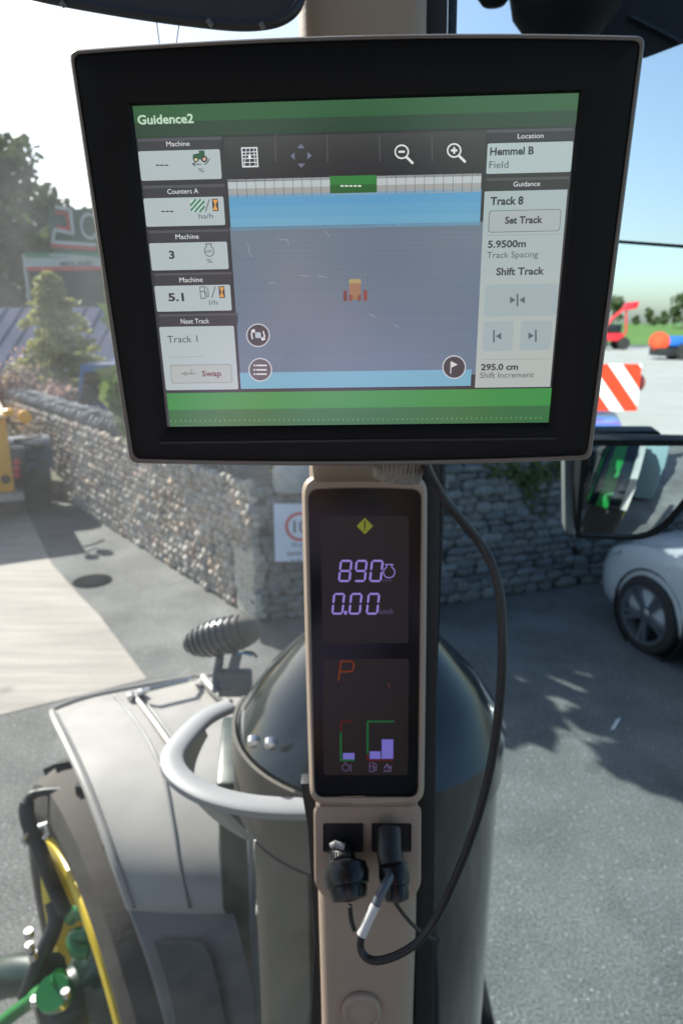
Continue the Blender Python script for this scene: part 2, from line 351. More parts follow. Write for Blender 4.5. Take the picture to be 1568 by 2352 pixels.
# conifer
cb = plane_hit(150, 990, Vector((0, 14.2, 0)), Vector((0, 1, 0))); ct = plane_hit(140, 622, Vector((0, 14.2, 0)), Vector((0, 1, 0)))
con = thing('conifer', 'sunlit yellow-green conifer with layered branches behind the pebble wall', 'tree', (cb.x, cb.y, 0))
tm = MB(); tm.tube([(0, 0, 0), (.03, 0, 1.5), (.06, 0, ct.z-.1)], [.09, .06, .012], 8); tm.build('trunk', bark, con)
cl = MB(); rn = random.Random(5)
for k in range(17):
    z = ct.z - .12 - (ct.z-.5)*(k/16)**.95*.92; L = .18+1.35*(k/16)**.9
    for j in range(7):
        a = rn.uniform(0, 6.28); ll = L*rn.uniform(.6, 1.15)
        for q in range(6):
            f = (q+.7)/6; leaves(cl, (math.cos(a)*ll*f, math.sin(a)*ll*f, z-.10*f+rn.uniform(-.05, .05)), (.13, .13, .06), 13, .065, rnd=rn)
cl.build('crown', leaf_con, con, smooth=False)
# pink shrubs
for i, (u, v, d, r, h) in enumerate([(45, 835, 13.2, .85, 1.6), (128, 880, 12.6, .7, 1.25), (205, 872, 12.9, .6, 1.3), (88, 800, 14.0, .8, 1.8), (-30, 850, 13, .8, 1.7), (195, 950, 12, .45, .85)]):
    p = P(u, v, d); p.z -= 0
    t = thing('flowering_shrub', ['rounded pink shrub at the left end of the flower bank', 'low pink shrub under the conifer', 'pink shrub at the right of the conifer beside the blue van', 'tallest pink shrub in front of the roof', 'pink shrub cut by the left frame edge', 'small pink shrub nearest the wall coping'][i], 'shrub', (p.x, p.y, p.z-h), 'pink shrubs behind the pebble wall')
    sm_ = MB(); sm_.tube([(0, 0, -.2), (.02, 0, h*.5)], .03, 6); [sm_.tube([(0, 0, .1), (math.cos(k)*r*.5, math.sin(k)*r*.5, h*.7)], .015, 5) for k in range(5)]; sm_.build('stem', bark, t)
    c = MB(); rn = random.Random(i); [leaves(c, (rn.uniform(-.5, .5)*r, rn.uniform(-.5, .5)*r, h*rn.uniform(.35, .8)), (r*.45, r*.45, h*.28), 130, .06, rnd=rn) for _ in range(9)]
    c.build('foliage', leaf_pink if i != 5 else leaf_con, t, smooth=False)
bank = MB(); loops = []
for y, z in ((9.9, .3), (11.4, .8), (13, 1.15), (15, 1.3), (20, .9), (30, .2)):
    loops.append([(x*(y/12.0), y+(x+4)*-.35, z if x < -1.6 else z*.6) for x in (-13, -9, -7, -5.5, -4.3, -3.2, -2.2)])
bank.loft(loops, closed=False); bank.build('planted_bank', ground_mat('bank_soil', (.10, .085, .06), (.13, .14, .07), spots=.3, sc=2.5), kind='structure')
# bright ground-cover tufts on the wall head
# ================================================================== STONE WALLS
peb = stone_mat('pebble_stone', [(.50, .45, .38), (.33, .31, .28), (.56, .50, .42), (.42, .40, .37), (.54, .42, .31), (.28, .27, .26), (.62, .57, .49), (.46, .33, .26), (.52, .48, .43)])
flat_st = stone_mat('wall_stone', [(.15, .16, .165), (.21, .22, .22), (.12, .13, .135), (.25, .26, .25), (.18, .18, .17)])
mortar = mat('mortar', (.10, .095, .085), .95, var=.35, vs=9)
def stone_mesh(i, sq, mt):
    rn = random.Random(i*7+1); v = []; f = []; S8, RG = 8, 4
    v.append((0, 0, 1))
    for r in range(1, RG):
        ph = math.pi*r/RG
        for k in range(S8):
            th = 2*math.pi*k/S8; x, y, z = math.sin(ph)*math.cos(th), math.sin(ph)*math.sin(th), math.cos(ph)
            q = (abs(x)**sq+abs(y)**sq+abs(z)**sq)**(-1/sq); j = rn.uniform(.86, 1.12)
            v.append((x*q*j, y*q*j, z*q*j))
    v.append((0, 0, -1))
    for k in range(S8): f.append((0, 1+k, 1+(k+1) % S8))
    for r in range(RG-2):
        for k in range(S8): a = 1+r*S8; f.append((a+k, a+S8+k, a+S8+(k+1) % S8, a+(k+1) % S8))
    e = len(v)-1; a = 1+(RG-2)*S8
    for k in range(S8): f.append((a+k, e, a+(k+1) % S8))
    me = bpy.data.meshes.new('stone'); me.from_pydata(v, [], f); me.materials.append(mt)
    for p in me.polygons: p.use_smooth = True
    return me
def stone_wall(root, p0, p1, height, sw, sh, meshes, depth, seed, maxn=290, skip=None, hfun=None, name='stone'):
    """stones on the face from p0 to p1 (x along, z up, normal right of travel), nearest first as parts, the rest joined"""
    rn = random.Random(seed); d = (p1-p0); Lg = d.length; ex = d.normalized(); nrm = Vector((ex.y, -ex.x, 0)); items = []
    z = 0; row = 0
    while z < height+sh*.2:
        hh = sh*rn.uniform(.8, 1.2); x = -rn.uniform(0, sw)
        while x < Lg:
            ww = sw*rn.uniform(.6, 1.45); cx, cz = x+ww/2, z+hh/2+rn.uniform(-.15, .15)*hh
            top = height if hfun is None else hfun(cx)
            if 0 < cx < Lg and cz < top-hh*.3 and not (skip and skip(cx, cz)): items.append((cx, cz, ww, hh*rn.uniform(.9, 1.25)))
            x += ww*.97
        z += hh*.93; row += 1
    inv = MW[root.name].inverted(); out = []
    for cx, cz, ww, hh in items:
        wp = p0+ex*cx+Vector((0, 0, cz))+nrm*rn.uniform(-.012, .012)
        m = Matrix.Translation(wp) @ Matrix(((ex.x, nrm.x, 0, 0), (ex.y, nrm.y, 0, 0), (0, 0, 1, 0), (0, 0, 0, 1))) @ Matrix.Rotation(rn.uniform(-.25, .25) if sw < .12 else rn.uniform(-.04, .04), 4, 'Y') @ Matrix.Diagonal((ww*.53, depth*rn.uniform(.8, 1.25), hh*.53, 1))
        out.append(((wp-EYE).length, inv @ m, rn.choice(meshes)))
    out.sort(key=lambda t: t[0])
    for _, m, me in out[:maxn]: inst(me, name, root, m)
    rest = MB()
    for _, m, me in out[maxn:]:
        rest.add([m @ v.co for v in me.vertices], [tuple(p.vertices) for p in me.polygons])
    if rest.v: rest.build('stone_facing', meshes[0].materials[0], root, kind='stuff', auto=80)
pm = [stone_mesh(i, 2.6, peb) for i in range(10)]; fm = [stone_mesh(30+i, 4.5, flat_st) for i in range(8)]
CA = G(600, 1425); CB = G(130, 1130); wd = (CB-CA).normalized(); WL = 9.0; CE = CA+wd*WL
nout = Vector((-wd.y, wd.x, 0)); nin = -nout if nout.dot(EYE-CA) < 0 else nout     # nin points to the viewer's side
lw = thing('pebble_wall', 'sunlit wall of rounded pebbles with upright coping running to the left', 'stone wall', CA)
b = MB(); q = [CA+wd*.03-nin*.03, CE-nin*.03, CE-nin*.40, CA+wd*.03-nin*.40]
WH = 1.30
b.prism([(p.x, p.y) for p in q], -.1, WH-.03); b.build('core', mortar, lw, world=True, smooth=False)
# facing goes from far to near so that its normal faces the viewer
stone_wall(lw, CE, CA, WH, .105, .09, pm, .06, 11, skip=lambda x, z: x > WL-.42 and z < .62)
# quoins at the near corner
def quoin_mesh(mt):
    me = bpy.data.meshes.new('quoin'); bm = bmesh.new(); bmesh.ops.create_cube(bm, size=2); rq = random.Random(4)
    for v in bm.verts: v.co += Vector((rq.uniform(-.16, .08), rq.uniform(-.1, .1), rq.uniform(-.14, .10)))
    bmesh.ops.bevel(bm, geom=list(bm.edges), offset=.13, segments=1, affect='EDGES'); bm.to_mesh(me); bm.free(); me.materials.append(mt); return me
qm = quoin_mesh(stone_mat('quoin_stone', [(.46, .43, .35), (.52, .50, .44)]))
for cx, cz, ww, hh in ((.17, .14, .34, .27), (.30, .34, .14, .20), (.12, .36, .20, .22), (.19, .54, .36, .20)):
    wp = CA+wd*cx+Vector((0, 0, cz)); m = MW[lw.name].inverted() @ Matrix.Translation(wp) @ Matrix(((wd.x, nin.x, 0, 0), (wd.y, nin.y, 0, 0), (0, 0, 1, 0), (0, 0, 0, 1))) @ Matrix.Diagonal((ww*.5, .06, hh*.5, 1))
    inst(qm, 'quoin', lw, m)
cm_ = [stone_mesh(60+i, 3.5, stone_mat('coping_stone%d' % i, [(.16, .165, .175), (.25, .25, .26), (.20, .21, .225)])) for i in range(2)]
x = .32; rn = random.Random(3)
while x < WL:
    ww = rn.uniform(.12, .2); wp = CA+wd*(x+ww/2)-nin*.17+Vector((0, 0, WH+.07))
    inst(rn.choice(cm_), 'coping_stone', lw, MW[lw.name].inverted() @ Matrix.Translation(wp) @ Matrix(((wd.x, nin.x, 0, 0), (wd.y, nin.y, 0, 0), (0, 0, 1, 0), (0, 0, 0, 1))) @ Matrix.Rotation(rn.uniform(-.12, .12), 4, 'Y') @ Matrix.Diagonal((ww*.5, .21, rn.uniform(.10, .14), 1)))
    x += ww*.96
# shaded wall
D0 = CA+Vector((.0, .03, 0)); D1 = G(1006, 1388); D2 = G(1316, 1342); D3 = D2+Vector((6.5, 1.2, 0))
rw = thing('shaded_wall', 'shaded wall of flat coursed grey stones facing the tractor', 'stone wall', D1)
def hr(x): return 1.9
for k, (a, c, h) in enumerate(((D0, D1, 1.28), (D1, D2, 2.0), (D2, D3, 2.0))):
    e = (c-a).normalized(); n = Vector((e.y, -e.x, 0)); b = MB(); st = .03 if k == 0 else 0
    b.prism([(p.x, p.y) for p in (a+e*st-n*.03, c-n*.03, c-n*.43, a+e*st-n*.43)], -.1, h-.02+k*.005); b.build('core', mortar, rw, world=True, smooth=False)
    stone_wall(rw, a, c, h, .19, .085, fm, .05, 21+k, maxn=(120, 150, 25)[k])
# rounded pier head at the corner
ph = MB(); hp = CA+Vector((.33, .13, 1.28))
ph.lathe([(.0, .30), (.09, .29), (.17, .22), (.20, .12), (.205, -.05)][::-1], Matrix.Translation(hp), 20); ph.build('pier_head', mat('pier_stone', (.30, .31, .31), .85, var=.2, vs=8, bump=.4, bs=60), rw, world=True)
# ivy on the shaded wall
iv = thing('ivy', 'green ivy trailing over the top of the shaded wall', 'climbing plant', P(1225, 1075, 7.2))
c = MB(); rn = random.Random(9)
for u, v, n_ in ((1140, 1075, 26), (1185, 1085, 40), (1215, 1105, 50), (1235, 1085, 40), (1228, 1140, 20), (1270, 1080, 30), (1310, 1070, 30), (1245, 1170, 10)):
    e = (D2-D1).normalized(); n = Vector((e.y, -e.x, 0)); p = plane_hit(u, v, D1+n*.09, n); leaves(c, p, (.14, .03, .10), n_, .035, rnd=rn)
c.build('leaves', leaf_mid, iv, world=True, smooth=False)
st_ = MB(); e = (D2-D1).normalized(); n = Vector((e.y, -e.x, 0))
for (a_, b_) in (((1215, 1040), (1228, 1150)), ((1180, 1040), (1186, 1100)), ((1270, 1040), (1245, 1175))): st_.tube([plane_hit(*a_, D1+n*.07, n), plane_hit((a_[0]+b_[0])/2+8, (a_[1]+b_[1])/2, D1+n*.075, n), plane_hit(*b_, D1+n*.07, n)], .006, 5)
st_.build('stem', bark, iv, world=True)
# speed sign on the corner
SF = Frame(plane_hit(632, 1222, D0+(D1-D0).normalized()*.2+Vector((.02, -.11, 0)), Vector((0, 1, 0))), Vector((1, 0, 0)), Vector((0, 0, 1)))
sg = thing('speed_sign', 'pale blue-white speed limit sign with 10 in a red ring on the wall corner', 'sign', frame=SF)
a = SF.at(628, 1157); c_ = SF.at(750, 1290); swd = c_.x-a.x; cxs = a.x+swd/2
board = mat('sign_board', (.62, .68, .80), .4, var=.03, vs=4); ink = mat('sign_ink', (.05, .06, .09), .6); redp = mat('sign_red', (.55, .05, .06), .5)
m = MB(); m.prism(rrect(a.x, c_.y, c_.x, a.y, .012), -.006, 0); m.build('board', board, sg, smooth=False)
m = MB(); m.box((cxs-.03, c_.y+.03, -.06), (cxs+.03, a.y-.03, -.007)); m.build('mounting_batten', mat('batten', (.2, .2, .2), .7), sg)
yc = a.y-.21; ro, ri = .135, .108
m = MB(); cc = Vector((cxs, yc, 0)); m.loft([[cc+Vector((math.cos(t*.1309)*r, math.sin(t*.1309)*r, .001)) for t in range(48)] for r in (ri, ro)]); m.build('red_ring', redp, sg, smooth=False)
text('10', sg, cxs, yc-.055, .11, ink, .0012, bold=.02, align='CENTER')
for i, s_ in enumerate(('10 mph', 'speed limit', 'in force')): text(s_, sg, cxs, a.y-.40-i*.075, .042, ink, .0012, bold=.01, align='CENTER')
# manhole cover
mc = G(213, 1335); t = thing('drain_cover', 'round dark iron drain cover set in the asphalt by the slab', 'drain cover', mc)
iron = mat('cast_iron', (.010, .013, .014), .95, spec=.05, var=.3, vs=40)
m = MB(); m.lathe([(.0, .012), (.165, .012), (.17, .002), (.17, 0)][::-1], None, 32); m.build('lid', iron, t)
m = MB(); m.lathe([(.172, .001), (.172, .009), (.20, .009), (.20, .001)], None, 32, caps=False); m.build('rim', iron, t)

m = MB(); a_, b_ = G(1405, 1676, .006), G(1420, 1650, .006); n_ = Vector((.018, .006, 0)); m.poly([a_-n_, a_+n_, b_+n_, b_-n_]); m.build('paint_mark', mat('road_paint', (.6, .62, .6), .6), kind='structure', smooth=False)
# ================================================================== LEFT: sheds and store building
roofm = mat('shed_roof', (.10, .11, .18), .95, spec=.05, var=.12, vs=2); shedw = mat('shed_wall', (.12, .17, .17), .7, var=.15, vs=1)
storew = mat('store_wall', (.035, .06, .055), .7, var=.2, vs=.8); white = mat('white_paint', (.55, .57, .57), .5, var=.05)
YB = 24.0; BF = Frame(P(160, 600, 25), Vector((1, -.10, 0)), Vector((0, 0, 1)))
st = thing('store_building', 'dark store building with green sign lettering and a white fascia', 'building', frame=BF)
def bpx(u, v): return BF.at(u, v)
A0 = bpx(60, 585); A1 = bpx(420, 585); base = -A0.y; gz = BF.inv @ Vector((BF.o.x, BF.o.y, 0))
m = MB(); m.box((A0.x, gz.y, -9), (A1.x, bpx(100, 622).y, -.1)); m.build('wall', storew, st, smooth=False)
m = MB(); m.box((A0.x-.05, bpx(100, 622).y+.003, -9), (A1.x, bpx(100, 592).y, -.0)); m.build('fascia', mat('fascia', (.42, .48, .48), .5), st, smooth=False)
m = MB(); m.box((A0.x-.05, bpx(75, 622).y, .005), (A1.x, bpx(75, 622).y+.13, .03)); fs_ = m.build('red_band', redp, st, smooth=False)
m = MB(); m.box((A0.x-.05, bpx(90, 592).y+.003, -9), (A1.x, bpx(90, 592).y+.16, .02)); m.build('green_band', mat('green_band', (.04, .22, .12), .5), st, smooth=False)
pl = bpx(105, 592).y+.163
m = MB(); m.box((bpx(112, 500).x, pl, -.6), (A1.x, bpx(112, 476).y-.1, -.02)); m.build('sign_panel', mat('sign_green', (.015, .07, .05), .5), st, smooth=False)
def stroke(mb, pts, w, h0, h1):
    for p, q in zip(pts[:-1], pts[1:]):
        d = (q-p); d.z = 0; e = d.normalized(); n = Vector((-e.y, e.x, 0))*w/2; p2 = p-e*w*.45; q2 = q+e*w*.45
        mb.prism([(x.x, x.y) for x in (p2-n, q2-n, q2+n, p2+n)], h0, h1)
m = MB(); stroke(m, [bpx(132, 476), bpx(163, 482), bpx(170, 537), bpx(130, 528)], .10, 0, .05); stroke(m, [bpx(122, 556), bpx(219, 563)], .10, 0, .05); stroke(m, [bpx(118, 586), bpx(219, 592)], .05, 0, .05)
stroke(m, [bpx(128, 528), bpx(122, 556)], .08, 0, .05)
c0 = bpx(208, 520); m.loft([[c0+Vector((math.cos(t*.2618)*r*.8, math.sin(t*.2618)*r, z)) for t in range(24)] for r, z in ((.36, 0), (.36, .05), (.44, .05), (.44, 0))]); m.build('sign_letter', white, st, smooth=False)
m = MB(); stroke(m, [bpx(131, 488), bpx(155, 490), bpx(160, 527), bpx(134, 521)], .09, -.01, .03); stroke(m, [bpx(122, 564), bpx(219, 572)], .10, -.01, .03); m.build('sign_letter', redp, st, smooth=False)
text('MIDLAND', st, bpx(140, 611).x, bpx(140, 611).y, .15, ink, .024, bold=.03, width=1.25)
m = MB(); m.box((A0.x-.1, A0.y+.0, -9), (A0.x-.04, gz.y, .05)); m.build('corner_trim', white, st, smooth=False)
# low shed with grey-lilac metal roof, ribs as real standing seams
SB = Frame(P(150, 800, 19.5), Vector((1, -.12, 0)), Vector((0, 0, 1)))
sh = thing('metal_shed', 'low grey-lilac metal roofed shed behind the conifer', 'shed', frame=SB)
r0 = SB.at(-300, 905); r1 = SB.at(330, 905); rt = SB.at(100, 700)
gz2 = (SB.inv @ Vector((SB.o.x, SB.o.y, 0))).y
m = MB(); m.add([(r0.x, r0.y, .3), (r1.x, r1.y, .3), (r1.x, rt.y, -3.2), (r0.x, rt.y, -3.2), (r0.x, r0.y-.08, .3), (r1.x, r1.y-.08, .3), (r1.x, rt.y-.08, -3.2), (r0.x, rt.y-.08, -3.2)], [(0, 1, 2, 3), (7, 6, 5, 4), (0, 4, 5, 1), (1, 5, 6, 2), (2, 6, 7, 3), (3, 7, 4, 0)]); m.build('roof', roofm, sh, smooth=False)
k = r0.x
while k < r1.x:
    m = MB(); m.add([(k, r0.y+.002, .3), (k+.06, r0.y+.002, .3), (k+.06, rt.y+.002, -3.2), (k, rt.y+.002, -3.2), (k+.015, r0.y+.04, .3), (k+.045, r0.y+.04, .3), (k+.045, rt.y+.04, -3.2), (k+.015, rt.y+.04, -3.2)], [(4, 5, 6, 7), (0, 4, 7, 3), (1, 2, 6, 5), (0, 1, 5, 4)]); m.build('roof_seam', roofm, sh, smooth=False); k += .55
m = MB(); m.box((r0.x+.1, gz2, -3), (r1.x-.1, r0.y-.03, .1)); m.build('wall', shedw, sh, smooth=False)
m = MB(); m.box((r0.x, r0.y-.18, .305), (r1.x, r0.y-.05, .36)); m.build('gutter', white, sh, smooth=False)
# blue van behind the wall
bp_ = P(275, 950, 13.0); van = thing('blue_van', 'dark blue van parked behind the pebble wall beside the shrubs', 'van', (bp_.x+.2, bp_.y, .0))
blu = mat('blue_paint', (.02, .10, .28), .3, coat=.5)
m = MB(); m.loft([[(x, y, z) for x, z in ((-.9, .5), (-.9, 1.2), (-.75, 1.95), (.75, 1.95), (.9, 1.2), (.9, .5))] for y in (-.3, 3.8)], caps=True); m.build('body', blu, van, bevel=.05)
gz_ = mat('dark_glass', (.01, .013, .016), .08)
m = MB(); m.add([(-.80, -.31, 1.25), (.80, -.31, 1.25), (.68, -.31, 1.8), (-.68, -.31, 1.8)], [(0, 1, 2, 3)]); m.build('rear_window', gz_, van, smooth=False)
rub = mat('tyre_rubber', (.022, .022, .021), .8, var=.25, vs=12)
for sx in (-.85, .85):
    for yy in (.5, 3.1):
        m = MB(); m.lathe([(.2, -.1), (.32, -.1), (.34, 0), (.32, .1), (.2, .1)], Matrix.Translation((sx, yy, .34)) @ Matrix.Rotation(math.pi/2, 4, 'Y'), 20); m.build('wheel', rub, van)

# ---------------- yellow digger at the left edge
dg = G(60, 1188); yel = mat('yellow_paint', (.72, .36, .015), .4, var=.08, vs=6); blk = mat('black_plastic', (.015, .016, .017), .45, var=.15, vs=15); 
DG = Frame(dg, Vector((1, .55, 0)), Vector((0, 0, 1)))   # faces the viewer
ex = thing('yellow_digger', 'yellow wheeled digger cut off by the left frame edge beside the wall', 'digger', frame=DG)
def dp(u, v, h=0): return DG.at(u, v, h)
m = MB(); p = dp(-260, 1160, .1); q_ = dp(14, 962, .1); m.box((p.x, p.y, -2.6), (q_.x, q_.y, .1)); m.build('body', yel, ex, bevel=.02)
m = MB(); m.box((p.x-.05, q_.y+.003, -2.6), (q_.x+.03, q_.y+.06, .13)); m.build('body_rim', mat('cream', (.6, .5, .35), .5), ex, bevel=.01)
m = MB(); m.box((p.x-.1, p.y-.10, -.4), (q_.x+.10, p.y-.003, .22)); m.build('bumper', mat('dusty_steel', (.35, .33, .30), .6, var=.2), ex, bevel=.01)
for i, (u, v) in enumerate(((20, 946), (57, 956))):
    c0 = dp(u, v, .2); m = MB(); s1 = .075 if i == 0 else .085
    m.lathe([(0, -.01), (s1, 0), (s1, .09), (s1*.8, .11), (0, .12)], Matrix.Translation(c0) @ Matrix.Diagonal((1, 1 if i else .65, 1, 1)), 16); o = m.build('amber_lamp', mat('amber', (.9, .42, .02), .3), ex)
m = MB(); m.tube([dp(30, 970, .2), dp(57, 975, .15), dp(57, 960, .18)], .015, 6); m.tube([dp(20, 965, .15), dp(20, 946, .18)], .015, 6); m.build('lamp_bracket', blk, ex)
m = MB(); m.tube([dp(30, 968, 0), dp(60, 974, 0), dp(88, 985, 0)], .022, 8); m.build('guard_rail', mat('rail', (.55, .42, .25), .5), ex)
# fender: arched hood over the tyre
c0 = dp(82, 1108); rr = .58; m = MB(); loops = []
for k in range(15):
    a_ = R_(8+k*11); loops.append([(c0.x-.02+zz*0+xx, c0.y+math.sin(a_)*rr*yy, -.58-math.cos(a_)*rr*yy) for xx, yy in ((-.28, 1.0), (-.28, 1.03), (.30, 1.03), (.30, .85), (.28, .85), (.28, 1.0)) for zz in (0,)])
m.loft(loops, caps=True); m.build('fender', mat('fender_gloss', (.012, .018, .03), .2, coat=.8), ex, auto=50)
m = MB(); m.lathe([(.2, -.2), (.42, -.23), (.52, -.2), (.54, 0), (.52, .2), (.42, .23), (.2, .2)], Matrix.Translation((c0.x, .53, -.55)) @ Matrix.Rotation(math.pi/2, 4, 'Y'), 36); ty = m.build('tyre', rub, ex)
for k in range(24):
    a_ = k*math.pi/12; m = MB()
    m.box((-.2, -.03, .0), (.2, .03, .035), Matrix.Translation((c0.x, .53, -.55)) @ Matrix.Rotation(a_, 4, 'X') @ Matrix.Translation((0, 0, .525)) @ Matrix.Rotation(.35 if k % 2 else -.35, 4, 'Z')); m.build('tread_lug', rub, ex, smooth=False)
m = MB(); a_ = dp(30, 1112, .12); b_ = dp(60, 1030, .12); m.box((a_.x, a_.y, -.9), (b_.x, b_.y, .05)); m.build('rear_panel', blk, ex, bevel=.01)
for v in (1062, 1078, 1093):
    c1 = dp(40, v, .1); m = MB(); m.lathe([(0, 0), (.045, 0), (.045, .02), (.03, .03), (0, .032)], Matrix.Translation((c1.x, c1.y, .05)), 14); m.build('tail_light', mat('tail_red', (.5, .02, .03), .3), ex)
c1 = dp(14, 1101, .1); m = MB(); m.lathe([(.02, .0), (.02, .03), (.055, .03), (.06, 0)], Matrix.Translation((c1.x, c1.y, .1)), 16); m.build('filler_cap', blk, ex)
# ================================================================== SILVER CAR on the right
WB = G(1486, 1492); CFw = Vector((math.sin(R_(-20)), math.cos(R_(-20)), 0)); CLf = Vector((-CFw.y, CFw.x, 0))
CARF = Matrix(((CFw.x, CLf.x, 0, 0), (CFw.y, CLf.y, 0, 0), (0, 0, 1, 0), (0, 0, 0, 1)))   # car local: x forward, y left
org = WB - CLf*.86                                                                            # under the front axle middle
car = thing('silver_car', 'silver white parked car with spoked alloy wheel by the shaded wall', 'car')
MW[car.name] = Matrix.Translation(org) @ CARF; car.matrix_world = MW[car.name]
silver = mat('silver_paint', (.66, .68, .70), .25, metal=.25, coat=.8, var=.03, vs=2)
# body sections along x; each: (x, half width, belt z, top z, roof half width)
def csec(x, w_, zb, zt, wt, z0=.22):
    pts = [(w_*.93, z0), (w_, z0+.14), (w_*1.005, .55), (w_*.99, zb-.10), (w_*.94, zb), (wt, (zb+zt)/2+.02 if zt > zb+.1 else zb+.01), (wt*.86, zt)]
    return [Vector((x, y, z)) for y, z in pts] + [Vector((x, 0, zt+.03))] + [Vector((x, -y, z)) for y, z in pts[::-1]] + [Vector((x, 0, z0))]
secs = [csec(.78, .62, .58, .60, .50, .26), csec(.70, .78, .66, .69, .62, .22), csec(.50, .87, .76, .80, .70), csec(.2, .91, .84, .88, .72), csec(-.25, .92, .90, .95, .74), csec(-.75, .92, .93, 1.0, .76),
        csec(-1.35, .92, .95, 1.38, .68), csec(-2.0, .92, .96, 1.43, .68), csec(-3.0, .91, .98, 1.36, .66), csec(-3.5, .86, .98, 1.05, .6), csec(-3.65, .78, .85, .9, .55)]
m = MB(); m.loft(secs, caps=True); body = m.build('body', silver, car, auto=60)
bmx = bmesh.new(); bmx.from_mesh(body.data); bmesh.ops.subdivide_edges(bmx, edges=bmx.edges, cuts=1, use_grid_fill=True, smooth=.6); bmx.to_mesh(body.data); bmx.free()
for p_ in body.data.polygons: p_.use_smooth = True
alloy = mat('alloy', (.26, .28, .31), .3, metal=.8)
for i, (wx, wy) in enumerate(((0, .865), (0, -.865), (-2.62, .865), (-2.62, -.865))):
    sgn = 1 if wy > 0 else -1
    mm = Matrix.Translation((wx, wy, .33)) @ Matrix.Rotation(-sgn*math.pi/2, 4, 'X')
    wh = MB().lathe([(.0, -.12), (.30, -.12), (.38, -.1), (.385, .055), (.375, .065), (.37, .06)], mm, 40, caps=False).build('wheel_arch_liner', blk, car)
    ty = MB().lathe([(.22, -.1), (.30, -.11), (.328, -.07), (.33, .05), (.315, .085), (.28, .10), (.245, .095), (.24, .06)], mm, 40, caps=False).build('tyre', rub, car)
    wt = MB().lathe([(.24, -.08), (.235, .05), (.246, .096), (.225, .094), (.218, .04), (.215, -.08)], mm, 40, caps=False).build('wheel', alloy, car)
    sp = MB()
    for k in range(5):
        for dd in (-.10, .10):
            a1 = k*2*math.pi/5+.3; a2 = a1+dd*1.4
            p1 = Vector((math.cos(a1+dd*1.5)*.045, math.sin(a1+dd*1.5)*.045, .075)); p2 = Vector((math.cos(a2)*.222, math.sin(a2)*.222, .088))
            d_ = (p2-p1).normalized(); n_ = Vector((-d_.y, d_.x, 0))
            sp.add([mm @ x for x in (p1-n_*.016, p1+n_*.016, p2+n_*.020, p2-n_*.020, p1-n_*.016-Vector((0, 0, .03)), p1+n_*.016-Vector((0, 0, .03)), p2+n_*.02-Vector((0, 0, .03)), p2-n_*.02-Vector((0, 0, .03)))], [(0, 1, 2, 3), (0, 4, 5, 1), (1, 5, 6, 2), (2, 6, 7, 3), (3, 7, 4, 0)])
    sp.build('spokes', alloy, wt, smooth=False, kind='stuff') if False else sp.build('spokes', alloy, wt, smooth=False)
    MB().lathe([(0, .088), (.035, .088), (.055, .08), (.055, .03)][::-1], mm, 20).build('hub_cap', alloy, wt)
    MB().lathe([(.0, -.02), (.15, -.02), (.15, .0), (0, .0)], mm, 24).build('brake_disc', mat('brake', (.12, .12, .12), .4, metal=.8), wt)
gs = MB(); gs.add([(-.78, .70, 1.02), (-.78, -.70, 1.02), (-1.33, -.56, 1.40), (-1.33, .56, 1.40)], [(0, 1, 2, 3)]); gs.build('windscreen', gz_, car, smooth=False)
gs = MB(); gs.add([(-.95, .85, 1.0), (-2.9, .86, 1.02), (-2.8, .69, 1.33), (-1.45, .69, 1.36)], [(0, 1, 2, 3)]); gs.build('side_window', gz_, car, smooth=False)
gs = MB(); gs.add([(.70, .55, .60), (.56, .84, .66), (.40, .90, .76), (.60, .62, .70)], [(0, 1, 2, 3)]); gs.build('headlight', mat('headlight', (.5, .52, .55), .1, coat=1), car, smooth=False)
# ================================================================== THINGS SEEN IN THE MIRRORS (they stand behind the tractor)
def vbase(u, v): p = VG(u, v); return Vector((p.x, p.y, 0))
red = mat('red_paint', (.62, .02, .03), .35, coat=.4); orr = mat('orange_red', (.8, .09, .03), .4); bluet = mat('tractor_blue', (.02, .13, .45), .35, coat=.4)
# away direction and sideways direction as the mirror shows them
VA = (reflect(EYE+Vector((0, 1, 0)))-reflect(EYE)); VX = (reflect(EYE+Vector((1, 0, 0)))-reflect(EYE))
def vthing(name, label, cat, u, v, group=None):
    o = vbase(u, v); t = thing(name, label, cat, group=group); m = Matrix(((VX.x, VA.x, 0, o.x), (VX.y, VA.y, 0, o.y), (0, 0, 1, 0), (0, 0, 0, 1)))
    MW[t.name] = m; t.matrix_world = m; return t
t = vthing('red_telehandler', 'distant red loader with raised bucket, seen in the upper mirror', 'loader', 1408, 803)
MB().box((-2.2, -1, .9), (.6, 1, 1.7)).build('body', red, t, bevel=.05)
m = MB(); m.tube([(-1.5, 0, 1.7), (-.5, 0, 3.2), (.9, 0, 4.4)], .16, 8); m.tube([(.9, 0, 4.4), (1.1, 0, 1.6)], .10, 8); m.build('boom', red, t)
MB().loft([[(x, y, z) for x, z in ((.7, 4.0), (1.7, 4.2), (1.9, 4.9), (.9, 4.8))] for y in (-.8, .8)], caps=True).build('bucket', red, t, bevel=.04)
for x in (-1.7, .6):
    for y in (-1.0, 1.0): MB().lathe([(.1, -.2), (.6, -.2), (.65, 0), (.6, .2), (.1, .2)], Matrix.Translation((x, y, .65)) @ Matrix.Rotation(math.pi/2, 4, 'X'), 20).build('wheel', rub, t)
MB().box((-1.0, -.9, 1.7), (.3, .2, 2.6)).build('cab', gz_, t, bevel=.08)
t = vthing('blue_tractor', 'distant blue tractor with red front weight and white wheel rims in the upper mirror', 'tractor', 1585, 826)
MB().box((-2.0, -.5, 1.0), (1.4, .5, 1.75)).build('hood', bluet, t, bevel=.1)
MB().box((.2, -.8, 1.2), (1.8, .8, 2.9)).build('cab', bluet, t, bevel=.1)
